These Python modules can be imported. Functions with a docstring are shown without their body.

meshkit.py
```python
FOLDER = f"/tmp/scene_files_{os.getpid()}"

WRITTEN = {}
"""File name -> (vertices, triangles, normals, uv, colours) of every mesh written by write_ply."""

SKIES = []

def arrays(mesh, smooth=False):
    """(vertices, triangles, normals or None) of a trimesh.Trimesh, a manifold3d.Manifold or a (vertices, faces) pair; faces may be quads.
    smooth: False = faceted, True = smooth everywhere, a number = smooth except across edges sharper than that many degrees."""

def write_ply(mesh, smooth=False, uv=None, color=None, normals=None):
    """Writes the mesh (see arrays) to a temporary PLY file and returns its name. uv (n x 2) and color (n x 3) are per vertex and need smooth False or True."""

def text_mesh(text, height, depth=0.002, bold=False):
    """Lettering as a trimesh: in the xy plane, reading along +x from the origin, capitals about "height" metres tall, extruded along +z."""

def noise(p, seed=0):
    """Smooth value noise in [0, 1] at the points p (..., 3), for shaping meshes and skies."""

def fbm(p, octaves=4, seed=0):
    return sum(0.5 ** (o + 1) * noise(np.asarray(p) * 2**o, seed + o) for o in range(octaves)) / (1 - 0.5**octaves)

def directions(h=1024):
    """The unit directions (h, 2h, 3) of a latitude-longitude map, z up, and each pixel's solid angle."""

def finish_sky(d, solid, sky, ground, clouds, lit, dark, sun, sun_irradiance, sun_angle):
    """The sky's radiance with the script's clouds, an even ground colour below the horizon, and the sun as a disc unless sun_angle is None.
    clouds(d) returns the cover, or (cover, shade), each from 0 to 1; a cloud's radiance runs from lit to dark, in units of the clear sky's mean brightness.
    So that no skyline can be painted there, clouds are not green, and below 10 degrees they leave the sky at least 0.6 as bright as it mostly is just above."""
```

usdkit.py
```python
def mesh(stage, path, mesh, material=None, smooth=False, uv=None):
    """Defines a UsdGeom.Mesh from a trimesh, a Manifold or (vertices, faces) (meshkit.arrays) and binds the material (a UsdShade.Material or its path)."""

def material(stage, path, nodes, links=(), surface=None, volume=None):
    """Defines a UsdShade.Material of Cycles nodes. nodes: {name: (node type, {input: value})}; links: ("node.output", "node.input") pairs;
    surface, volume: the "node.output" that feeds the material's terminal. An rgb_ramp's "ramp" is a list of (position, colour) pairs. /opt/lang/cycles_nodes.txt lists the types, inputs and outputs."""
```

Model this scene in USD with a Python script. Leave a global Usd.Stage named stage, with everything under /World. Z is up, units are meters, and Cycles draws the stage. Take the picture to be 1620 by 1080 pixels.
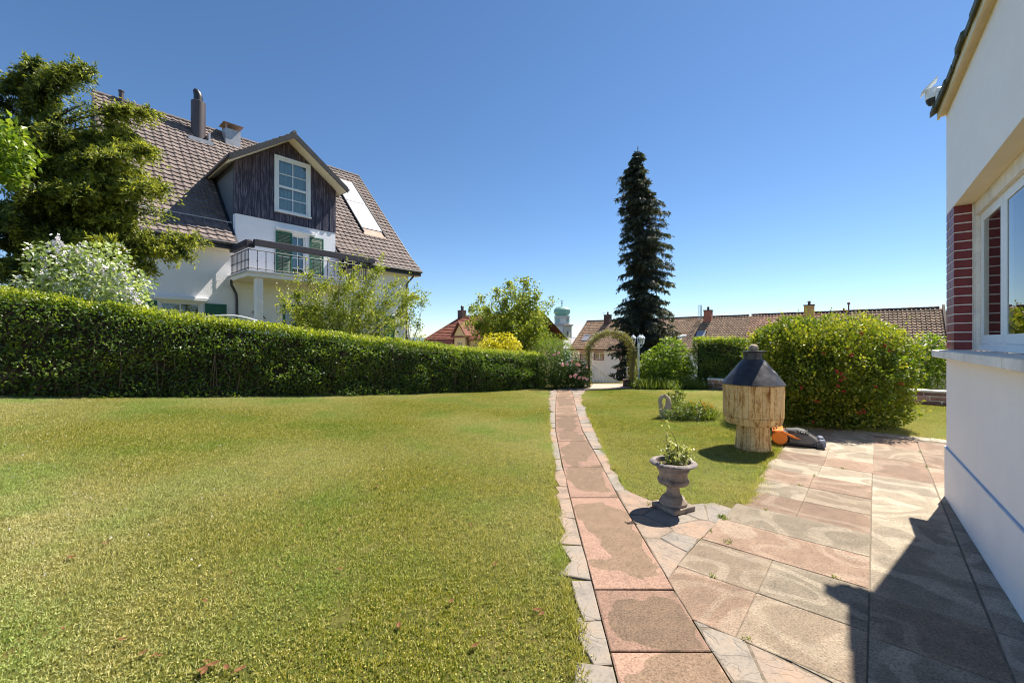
import math, random
import numpy as np, trimesh
import shapely
from shapely.geometry import Polygon, Point, LineString, MultiPoint
from shapely.ops import voronoi_diagram, unary_union
from pxr import Usd, UsdGeom, UsdLux, UsdShade, Gf, Sdf, Vt
import usdkit, meshkit

stage = Usd.Stage.CreateInMemory()
UsdGeom.SetStageUpAxis(stage, 'Z')
UsdGeom.SetStageMetersPerUnit(stage, 1.0)
W = UsdGeom.Xform.Define(stage, '/World')
UsdGeom.Scope.Define(stage, '/World/Looks')

# ------------------------------------------------------------------ camera, sky, sun, exposure
EYE = 1.55
cam = UsdGeom.Camera.Define(stage, '/World/camera')
cam.CreateHorizontalApertureAttr(36.0); cam.CreateVerticalApertureAttr(24.0)
cam.CreateFocalLengthAttr(36.0 * 660 / 1620)
cam.CreateClippingRangeAttr(Gf.Vec2f(0.05, 20000))
cam.CreateExposureAttr(1.55)
cam.AddTranslateOp().Set(Gf.Vec3d(0, 0, EYE)); cam.AddRotateXOp().Set(90.0)
AZ, EL = math.atan2(0.80, 0.60), math.radians(55)
SUN = np.array([math.sin(AZ) * math.cos(EL), math.cos(AZ) * math.cos(EL), math.sin(EL)])
usdkit.material(stage, '/World/Looks/sky', {
    'tc': ('texture_coordinate', {}),
    'sky': ('sky_texture', {'sky_type': 'single_scattering', 'sun_disc': False, 'sun_elevation': EL, 'sun_rotation': AZ, 'altitude': 1800.0, 'air_density': 1.05, 'aerosol_density': 0.25, 'ozone_density': 3.0}),
    'bg': ('background_shader', {'strength': 0.053}), 'hs': ('hsv', {'saturation': 1.12})}, [('sky.color', 'hs.color'), ('hs.color', 'bg.color')], surface='bg.background')
dome = UsdLux.DomeLight.Define(stage, '/World/sky')
UsdShade.MaterialBindingAPI.Apply(dome.GetPrim()).Bind(UsdShade.Material.Get(stage, '/World/Looks/sky'))
sun = UsdLux.DistantLight.Define(stage, '/World/sun')
sun.CreateIntensityAttr(0.95); sun.CreateAngleAttr(0.5); sun.CreateColorAttr(Gf.Vec3f(1.0, 0.93, 0.80))
sun.CreateNormalizeAttr(True)
zx = SUN; xx = np.cross([0, 0, 1], zx); xx /= np.linalg.norm(xx); yx = np.cross(zx, xx)
sun.AddTransformOp().Set(Gf.Matrix4d(*xx, 0, *yx, 0, *zx, 0, 0, 0, 0, 1))

# ------------------------------------------------------------------ helpers
D1 = np.array([math.sin(math.radians(41.06)), math.cos(math.radians(41.06))])   # along the left house and the patio joints
D2 = np.array([-D1[1], D1[0]])
ROT = math.degrees(math.atan2(D1[1], D1[0]))
F = 660.0
def g(px, py, z=0.0):                       # the ground point seen at a place of the survey picture
    t = (EYE - z) * F / (py - 540.0); return np.array([(px - 810) / F * t, t])
def at(px, py, d):                          # a point at depth d
    return np.array([(px - 810) / F * d, d, EYE + (540 - py) / F * d])
def uv(p): p = np.asarray(p)[..., :2]; return p @ np.stack([D1, D2], 1)
def xy(u, v): return u * D1 + v * D2

used = {}
def numbered(parent, name):
    k = (str(parent), name); n = used.get(k, 0); used[k] = n + 1
    return f'{parent}/{name}' if n == 0 else f'{parent}/{name}_{n:03d}'
def setd(p, **kw):
    for k, v in kw.items():
        if v is not None: p.SetCustomDataByKey({'cat': 'category'}.get(k, k), v)
def thing(name, label=None, cat=None, loc=(0, 0, 0), rotz=0.0, group=None, kind=None):
    x = UsdGeom.Xform.Define(stage, numbered('/World', name))
    x.AddTranslateOp().Set(Gf.Vec3d(*map(float, loc)))
    if rotz: x.AddRotateZOp().Set(float(rotz))
    setd(x.GetPrim(), label=label, cat=cat, group=group, kind=kind)
    return x.GetPrim()
def obj(name, mesh, mat, parent=None, smooth=False, tint=None, st=None, **kw):
    path = numbered(parent.GetPath() if parent else '/World', name)
    if isinstance(mesh, MB): 
        if tint is None and mesh.t: tint = np.concatenate(mesh.t)
        mesh = mesh.get()
    m = usdkit.mesh(stage, path, mesh, '/World/Looks/' + mat, smooth=smooth, uv=st)
    if tint is not None and not smooth:
        UsdGeom.PrimvarsAPI(m).CreatePrimvar('tint', Sdf.ValueTypeNames.FloatArray, 'vertex').Set(Vt.FloatArray.FromNumpy(np.asarray(tint, np.float32)))
    setd(m.GetPrim(), **kw)
    return m.GetPrim()
def copy_of(src, loc, rotz=0.0, label=None, scale=1.0):
    was = src.GetCustomData()
    x = UsdGeom.Xform.Define(stage, numbered('/World', src.GetName()))
    x.GetPrim().GetReferences().AddInternalReference(src.GetPath()); x.GetPrim().SetInstanceable(True)
    xf = UsdGeom.Xformable(x.GetPrim()); xf.ClearXformOpOrder()
    x.AddTransformOp().Set(Gf.Matrix4d().SetScale(scale) * Gf.Matrix4d().SetRotate(Gf.Rotation(Gf.Vec3d(0, 0, 1), rotz)) * Gf.Matrix4d().SetTranslate(Gf.Vec3d(*map(float, loc))))
    setd(x.GetPrim(), label=label or was.get('label'), cat=was.get('category'), group=was.get('group'))
    return x.GetPrim()

class MB:
    def __init__(s): s.v, s.f, s.n, s.t = [], [], 0, []
    def add(s, v, f, tint=None):
        v = np.asarray(v, float); f = np.asarray(f, int)
        if f.shape[1] == 4: f = np.vstack([f[:, [0, 1, 2]], f[:, [0, 2, 3]]])
        s.v.append(v); s.f.append(f + s.n); s.n += len(v)
        if tint is not None: s.t.append(np.broadcast_to(tint, (len(v),)))
        return s
    def tm(s, m, tint=None): return s.add(m.vertices, m.faces, tint)
    def box(s, x0, x1, y0, y1, z0, z1, tint=None):
        v = [(x, y, z) for x in (x0, x1) for y in (y0, y1) for z in (z0, z1)]
        return s.add(v, BOXF, tint)
    def cbox(s, x0, x1, y0, y1, z0, z1, c=0.006):      # box with chamfered edges
        h = trimesh.convex.convex_hull(np.array([(x + a * sx, y + b * sy, z + e * sz) for x, sx in ((x0, 1), (x1, -1)) for y, sy in ((y0, 1), (y1, -1)) for z, sz in ((z0, 1), (z1, -1)) for a, b, e in ((c, c, 0), (c, 0, c), (0, c, c))]))
        return s.tm(h)
    def hexa(s, c8, tint=None): return s.add(c8, BOXF, tint)
    def tube(s, p, r, k=6, caps=True, tint=None):
        p = np.asarray(p, float); n = len(p); r = np.broadcast_to(np.asarray(r, float), (n,))
        d = np.gradient(p, axis=0); d /= np.maximum(np.linalg.norm(d, axis=1, keepdims=True), 1e-9)
        ref = np.array([0, 0, 1.0]) if abs(d[:, 2]).mean() < 0.8 else np.array([1.0, 0.13, 0])
        a = np.cross(d, ref); a /= np.maximum(np.linalg.norm(a, axis=1, keepdims=True), 1e-9); b = np.cross(d, a)
        th = np.arange(k) * 2 * np.pi / k
        v = p[:, None] + r[:, None, None] * (np.cos(th)[None, :, None] * a[:, None] + np.sin(th)[None, :, None] * b[:, None])
        v = v.reshape(-1, 3); i = np.arange(n - 1)[:, None] * k; j = np.arange(k)[None]; jn = (j + 1) % k
        f = np.stack([i + j, i + k + j, i + k + jn, i + jn], -1).reshape(-1, 4)
        f = np.vstack([f[:, [0, 1, 2]], f[:, [0, 2, 3]]])
        if caps:
            v = np.vstack([v, p[:1], p[-1:]]); c0, c1 = n * k, n * k + 1; j = np.arange(k); jn = (j + 1) % k
            f = np.vstack([f, np.stack([np.full(k, c0), j, jn], 1), np.stack([np.full(k, c1), (n - 1) * k + jn, (n - 1) * k + j], 1)])
        return s.add(v, f, tint)
    def lathe(s, prof, k=32, c=(0, 0, 0), mod=None):
        prof = np.asarray(prof, float); th = np.arange(k) * 2 * np.pi / k
        r = prof[:, :1] * np.ones((1, k))
        if mod is not None: r = r * mod(th[None], prof[:, 1:2])
        v = np.stack([c[0] + r * np.cos(th), c[1] + r * np.sin(th), c[2] + prof[:, 1:2] + 0 * r], -1).reshape(-1, 3)
        n = len(prof); i = np.arange(n - 1)[:, None] * k; j = np.arange(k)[None]; jn = (j + 1) % k
        f = np.stack([i + j, i + jn, i + k + jn, i + k + j], -1).reshape(-1, 4)
        return s.add(v, f)
    def poly(s, polygon, z0, z1, M=None, tint=None):     # extruded polygon, M maps (a, b, h) to 3-D
        for q in getattr(polygon, 'geoms', [polygon]):
            if q.area < 1e-6: continue
            m = trimesh.creation.extrude_polygon(q, z1 - z0, engine='earcut'); v = m.vertices + [0, 0, z0]
            s.add(v if M is None else M(v), m.faces, tint)
        return s
    def get(s): return np.vstack(s.v), np.vstack(s.f)
BOXF = np.array([[0, 1, 3, 2], [4, 6, 7, 5], [0, 4, 5, 1], [2, 3, 7, 6], [0, 2, 6, 4], [1, 5, 7, 3]])

# ------------------------------------------------------------------ materials
def mat(name, nodes, links, surface='p.BSDF'):
    return usdkit.material(stage, '/World/Looks/' + name, nodes, links, surface=surface)
def plain(name, col, rough=0.6, var=0.12, scale=6.0, bump=0.0, bscale=60.0, metallic=0.0, stretch=(1, 1, 1), dirt=None, dscale=1.2, damt=0.5, spec=0.5, tint=0.0, coords='tc.object'):
    c = np.array(col, float)
    n = {'tc': ('texture_coordinate', {}), 'geo': ('geometry', {}), 'map': ('mapping', {'scale': stretch}), 'n1': ('noise_texture', {'scale': scale, 'detail': 5.0, 'roughness': 0.6}),
         'r': ('rgb_ramp', {'ramp': [(0.28, tuple(c * (1 - var))), (0.72, tuple(np.minimum(c * (1 + var), 0.95)))]}),
         'p': ('principled_bsdf', {'roughness': rough, 'metallic': metallic, 'specular_ior_level': spec})}
    l = [(coords, 'map.vector'), ('map.vector', 'n1.vector'), ('n1.fac', 'r.fac')]
    out = 'r.color'
    if dirt is not None:
        n['nd'] = ('noise_texture', {'scale': dscale, 'detail': 6.0, 'roughness': 0.65}); n['rd'] = ('rgb_ramp', {'ramp': [(0.42, (0, 0, 0)), (0.68, (damt,) * 3)]})
        n['md'] = ('mix', {'color2': dirt}); l += [('map.vector', 'nd.vector'), ('nd.fac', 'rd.fac'), ('rd.color', 'md.fac'), (out, 'md.color1')]; out = 'md.color'
    if tint:
        n['at'] = ('attribute', {'attribute': 'tint'}); n['mr'] = ('map_range', {'from_min': 0.0, 'from_max': 1.0, 'to_min': 1 - tint, 'to_max': 1 + tint})
        n['mt'] = ('mix', {'mix_type': 'multiply', 'fac': 1.0}); l += [('at.fac', 'mr.value'), ('mr.result', 'mt.color2'), (out, 'mt.color1')]; out = 'mt.color'
    l.append((out, 'p.base_color'))
    if bump:
        n['nb'] = ('noise_texture', {'scale': bscale, 'detail': 4.0}); n['b'] = ('bump', {'strength': bump, 'distance': 0.02})
        l += [('map.vector', 'nb.vector'), ('nb.fac', 'b.height'), ('b.normal', 'p.normal')]
    return mat(name, n, l)
def leafmat(name, cols, trans=0.35, rough=0.45, pos=None, spec=0.5, pos2=None):
    """cols: leaf colours from shaded old to young, chosen per leaf by its tint."""
    n = {'at': ('attribute', {'attribute': 'tint'}), 'r': ('rgb_ramp', {'ramp': [(i / (len(cols) - 1), c) for i, c in enumerate(cols)]}),
         'p': ('principled_bsdf', {'roughness': rough, 'specular_ior_level': spec}), 'tr': ('translucent_bsdf', {}), 'mx': ('mix_closure', {'fac': trans}),
         'br': ('mix', {'mix_type': 'multiply', 'fac': 1.0, 'color2': (1.5, 1.55, 0.75)})}
    l = [('at.fac', 'r.fac'), ('r.color', 'p.base_color'), ('r.color', 'br.color1'), ('br.color', 'tr.color'), ('p.BSDF', 'mx.closure1'), ('tr.BSDF', 'mx.closure2')]
    if pos:
        sc, c2, amt = pos
        n['geo'] = ('geometry', {}); n['nz'] = ('noise_texture', {'scale': sc, 'detail': 3.0}); n['rz'] = ('rgb_ramp', {'ramp': [(0.42, (0, 0, 0)), (0.66, (amt,) * 3)]}); n['mz'] = ('mix', {'color2': c2})
        l = [x for x in l if x[0] != 'r.color'] + [('geo.position', 'nz.vector'), ('nz.fac', 'rz.fac'), ('rz.color', 'mz.fac'), ('r.color', 'mz.color1'), ('mz.color', 'p.base_color'), ('mz.color', 'br.color1')]
    if pos2:
        sc, c2, amt = pos2
        n['ny'] = ('noise_texture', {'scale': sc, 'detail': 2.0}); n['ry'] = ('rgb_ramp', {'ramp': [(0.48, (0, 0, 0)), (0.68, (amt,) * 3)]}); n['my'] = ('mix', {'mix_type': 'multiply', 'color2': c2})
        l = [x for x in l if x[0] != 'mz.color'] + [('geo.position', 'ny.vector'), ('ny.fac', 'ry.fac'), ('ry.color', 'my.fac'), ('mz.color', 'my.color1'), ('my.color', 'p.base_color'), ('my.color', 'br.color1')]
    return mat(name, n, l, 'mx.closure')
def glassmat(name, ior=1.5, tintc=(0.9, 0.95, 0.93), refl=(1, 1, 1), rough=0.0):
    return mat(name, {'fr': ('fresnel', {'IOR': ior}), 't': ('transparent_bsdf', {'color': tintc}), 'gl': ('glossy_bsdf', {'color': refl, 'roughness': rough}), 'mx': ('mix_closure', {})},
               [('fr.fac', 'mx.fac'), ('t.BSDF', 'mx.closure1'), ('gl.BSDF', 'mx.closure2')], 'mx.closure')

plain('plaster', (0.90, 0.825, 0.775), 0.85, 0.03, 1.5, 0.25, 55.0, spec=0.2, dirt=(0.58, 0.56, 0.53), dscale=0.7, damt=0.12)
plain('plaster_rough', (0.87, 0.86, 0.895), 0.9, 0.03, 2.0, 0.4, 16.0, spec=0.2)
plain('cream_trim', (0.70, 0.58, 0.36), 0.6, 0.08, 4.0, 0.1, 30.0)
plain('cream_soffit', (0.80, 0.69, 0.52), 0.8, 0.05, 3.0)
plain('white_paint', (0.78, 0.78, 0.78), 0.4, 0.04, 3.0)
plain('white_metal', (0.72, 0.73, 0.75), 0.45, 0.05, 6.0)
plain('plinth_paint', (0.80, 0.765, 0.745), 0.8, 0.05, 2.0, 0.25, 60.0)
plain('blue_line', (0.36, 0.46, 0.62), 0.7, 0.1, 4.0)
plain('green_paint', (0.010, 0.115, 0.065), 0.5, 0.15, 3.0)
plain('dark_wood_beam', (0.026, 0.022, 0.036), 0.6, 0.25, 4.0)
plain('gutter', (0.045, 0.04, 0.045), 0.5, 0.2, 3.0)
plain('flue_metal', (0.05, 0.036, 0.042), 0.55, 0.12, 3.0)
plain('zinc', (0.42, 0.42, 0.44), 0.45, 0.15, 3.0, metallic=0.3)
plain('iron', (0.022, 0.022, 0.026), 0.5, 0.2, 8.0)
plain('concrete', (0.42, 0.40, 0.37), 0.9, 0.12, 5.0, 0.3, 40.0)
plain('panel', (0.33, 0.33, 0.37), 0.5, 0.06, 1.6, 0.12, 3.0)
plain('room_dark', (0.16, 0.15, 0.14), 0.9, 0.1, 1.0)
plain('curtain', (0.62, 0.66, 0.66), 0.9, 0.08, 5.0, stretch=(3, 3, 0.1))
plain('curtain_beige', (0.62, 0.58, 0.46), 0.9, 0.12, 8.0, stretch=(3, 3, 0.1))
plain('roof_tile', (0.155, 0.118, 0.108), 0.8, 0.10, 3.0, 0.2, 40.0, tint=0.2, dirt=(0.19, 0.155, 0.14), dscale=0.8, damt=0.4)
plain('roof_tile_grey', (0.10, 0.098, 0.105), 0.75, 0.2, 3.0, tint=0.2)
plain('brown_pantile', (0.33, 0.22, 0.145), 0.85, 0.15, 1.5, tint=0.25, dirt=(0.24, 0.155, 0.105), dscale=0.6, damt=0.4)
plain('pink_pantile', (0.44, 0.25, 0.17), 0.85, 0.2, 1.5, tint=0.25, dirt=(0.33, 0.2, 0.14), dscale=0.9, damt=0.5)
plain('red_tile', (0.27, 0.085, 0.05), 0.85, 0.22, 1.2, tint=0.3, dirt=(0.15, 0.06, 0.045), dscale=0.7, damt=0.6)
plain('red_timber', (0.16, 0.03, 0.022), 0.6, 0.15, 3.0)
plain('yellow_plaster', (0.60, 0.43, 0.22), 0.9, 0.06, 2.0)
plain('brick_red', (0.19, 0.022, 0.022), 0.45, 0.22, 14.0, 0.25, 90.0)
plain('brick_chimney', (0.32, 0.11, 0.07), 0.85, 0.25, 9.0, 0.2, 30.0)
plain('ochre_chimney', (0.52, 0.30, 0.10), 0.85, 0.15, 4.0)
plain('mortar', (0.74, 0.70, 0.64), 0.9, 0.08, 10.0)
plain('sill_stone', (0.80, 0.73, 0.65), 0.8, 0.1, 7.0, 0.3, 40.0, dirt=(0.40, 0.36, 0.32), dscale=3.0, damt=0.5)
plain('mossy_tile', (0.075, 0.085, 0.06), 0.9, 0.4, 6.0, 0.6, 25.0, dirt=(0.13, 0.13, 0.09), dscale=4.0, damt=0.7)
plain('copper_green', (0.20, 0.37, 0.33), 0.6, 0.2, 0.5, stretch=(1, 1, 0.3), dirt=(0.09, 0.19, 0.17), dscale=0.5, damt=0.7)
plain('clock_blue', (0.20, 0.36, 0.38), 0.5, 0.1, 2.0)
plain('tower_stone', (0.50, 0.47, 0.47), 0.9, 0.06, 0.6)
plain('tower_trim', (0.38, 0.35, 0.36), 0.9, 0.06, 0.6)
plain('lantern_metal', (0.70, 0.73, 0.74), 0.35, 0.06, 8.0)
plain('steel_sheet', (0.036, 0.036, 0.041), 0.42, 0.3, 5.0, 0.12, 9.0, metallic=0.35, dirt=(0.10, 0.09, 0.09), dscale=6.0, damt=0.5)
plain('orange_plastic', (0.72, 0.20, 0.02), 0.4, 0.05, 4.0)
plain('grey_plastic', (0.095, 0.085, 0.08), 0.42, 0.12, 6.0)
plain('dark_plastic', (0.03, 0.032, 0.04), 0.5, 0.1, 6.0)
plain('blue_grey_plastic', (0.12, 0.14, 0.20), 0.45, 0.1, 6.0)
plain('black', (0.015, 0.015, 0.017), 0.4, 0.1, 6.0)
plain('stone_ball', (0.34, 0.27, 0.20), 0.9, 0.3, 20.0, 0.4, 50.0)
plain('urn_stone', (0.34, 0.265, 0.21), 0.85, 0.22, 12.0, 0.45, 70.0, dirt=(0.06, 0.05, 0.052), dscale=7.0, damt=0.85)
plain('urn_dark', (0.12, 0.10, 0.105), 0.8, 0.45, 14.0, 0.5, 60.0, dirt=(0.36, 0.30, 0.26), dscale=5.0, damt=0.8)
plain('swan_stone', (0.36, 0.29, 0.22), 0.9, 0.25, 14.0, 0.4, 60.0)
plain('joint_grit', (0.17, 0.135, 0.10), 0.95, 0.4, 20.0, 0.6, 60.0)
plain('soil', (0.055, 0.038, 0.025), 0.95, 0.4, 20.0, 0.6, 60.0)
plain('bark', (0.085, 0.062, 0.045), 0.9, 0.35, 8.0, 0.7, 25.0, stretch=(1, 1, 0.25))
plain('stem', (0.13, 0.085, 0.055), 0.85, 0.3, 12.0)
plain('dry_leaf', (0.15, 0.072, 0.035), 0.9, 0.35, 30.0, spec=0.1)
plain('pale_petal', (0.72, 0.68, 0.64), 0.7, 0.1, 30.0)
plain('asphalt', (0.06, 0.06, 0.062), 0.9, 0.15, 3.0)
plain('hazed_hill', (0.13, 0.18, 0.24), 1.0, 0.12, 0.01, spec=0.0)  # bluish base colour carries the distant haze
plain('landing', (0.42, 0.30, 0.24), 0.9, 0.15, 3.0, 0.3, 40.0)
plain('post_brown', (0.06, 0.035, 0.03), 0.8, 0.25, 12.0)
plain('gecko', (0.11, 0.055, 0.04), 0.7, 0.2, 9.0)
plain('rose_pink', (0.80, 0.46, 0.42), 0.6, 0.15, 40.0)
plain('lilac_flower_glint', (0.80, 0.75, 0.78), 0.7, 0.15, 40.0)  # near white: blossom and painted sun glints together
plain('quince_red', (0.40, 0.022, 0.030), 0.55, 0.2, 40.0)
plain('yellow_flower', (0.72, 0.45, 0.01), 0.6, 0.15, 40.0)
plain('rust_pipe', (0.20, 0.10, 0.08), 0.8, 0.2, 6.0)
glassmat('house_glass', 1.7, (0.75, 0.82, 0.82))
glassmat('room_glass', 1.75, (0.85, 0.88, 0.86))
glassmat('lamp_glass', 1.5, (0.9, 0.93, 0.93))

# timber cladding: weathered boards, red brown under the eave where rain does not reach, grey violet below
mat('cladding', {'tc': ('texture_coordinate', {}), 'geo': ('geometry', {}), 'map': ('mapping', {'scale': (9, 9, 0.8)}), 'n1': ('noise_texture', {'scale': 2.2, 'detail': 7.0, 'roughness': 0.7}),
    'r': ('rgb_ramp', {'ramp': [(0.28, (0.022, 0.019, 0.034)), (0.5, (0.066, 0.064, 0.100)), (0.70, (0.25, 0.24, 0.30))]}),
    'r2': ('rgb_ramp', {'ramp': [(0.28, (0.022, 0.012, 0.014)), (0.5, (0.085, 0.045, 0.038)), (0.75, (0.22, 0.125, 0.09))]}),
    'at': ('attribute', {'attribute': 'tint'}), 'mx': ('mix', {}), 'nb': ('noise_texture', {'scale': 4.0, 'detail': 4.0}), 'b': ('bump', {'strength': 0.5, 'distance': 0.02}),
    'p': ('principled_bsdf', {'roughness': 0.85, 'specular_ior_level': 0.2})},
    [('geo.position', 'map.vector'), ('map.vector', 'n1.vector'), ('n1.fac', 'r.fac'), ('n1.fac', 'r2.fac'), ('at.fac', 'mx.fac'), ('r.color', 'mx.color1'), ('r2.color', 'mx.color2'), ('mx.color', 'p.base_color'), ('map.vector', 'nb.vector'), ('nb.fac', 'b.height'), ('b.normal', 'p.normal')])
plain('dormer_side', (0.085, 0.10, 0.12), 0.7, 0.15, 5.0)
plain('verge', (0.022, 0.024, 0.032), 0.75, 0.3, 5.0, 0.3, 20.0)
# rusty pale bark-like staves
mat('stave', {'tc': ('texture_coordinate', {}), 'geo': ('geometry', {}), 'at': ('attribute', {'attribute': 'tint'}), 'map': ('mapping', {'scale': (5, 5, 1.1)}), 'n1': ('noise_texture', {'scale': 3.0, 'detail': 8.0, 'roughness': 0.72}),
    'r': ('rgb_ramp', {'ramp': [(0.36, (0.74, 0.53, 0.27)), (0.52, (0.64, 0.41, 0.17)), (0.63, (0.30, 0.125, 0.03)), (0.74, (0.14, 0.05, 0.015))]}),
    'm2': ('mapping', {'scale': (22, 22, 26)}), 'n2': ('noise_texture', {'scale': 2.0, 'detail': 5.0, 'roughness': 0.75}), 'r2': ('rgb_ramp', {'ramp': [(0.33, (0.30, 0.20, 0.13)), (0.47, (1, 1, 1)), (1.0, (1.1, 1.1, 1.1))]}),
    'mul': ('mix', {'mix_type': 'multiply', 'fac': 0.9}), 'mr': ('map_range', {'to_min': 0.9, 'to_max': 1.1}), 'mt': ('mix', {'mix_type': 'multiply', 'fac': 1.0}),
    'b': ('bump', {'strength': 0.7, 'distance': 0.012}), 'p': ('principled_bsdf', {'roughness': 0.85, 'specular_ior_level': 0.25})},
    [('geo.position', 'map.vector'), ('map.vector', 'n1.vector'), ('n1.fac', 'r.fac'), ('geo.position', 'm2.vector'), ('m2.vector', 'n2.vector'), ('n2.fac', 'r2.fac'), ('r.color', 'mul.color1'), ('r2.color', 'mul.color2'),
     ('at.fac', 'mr.value'), ('mr.result', 'mt.color2'), ('mul.color', 'mt.color1'), ('mt.color', 'p.base_color'), ('n2.fac', 'b.height'), ('b.normal', 'p.normal')])

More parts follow.
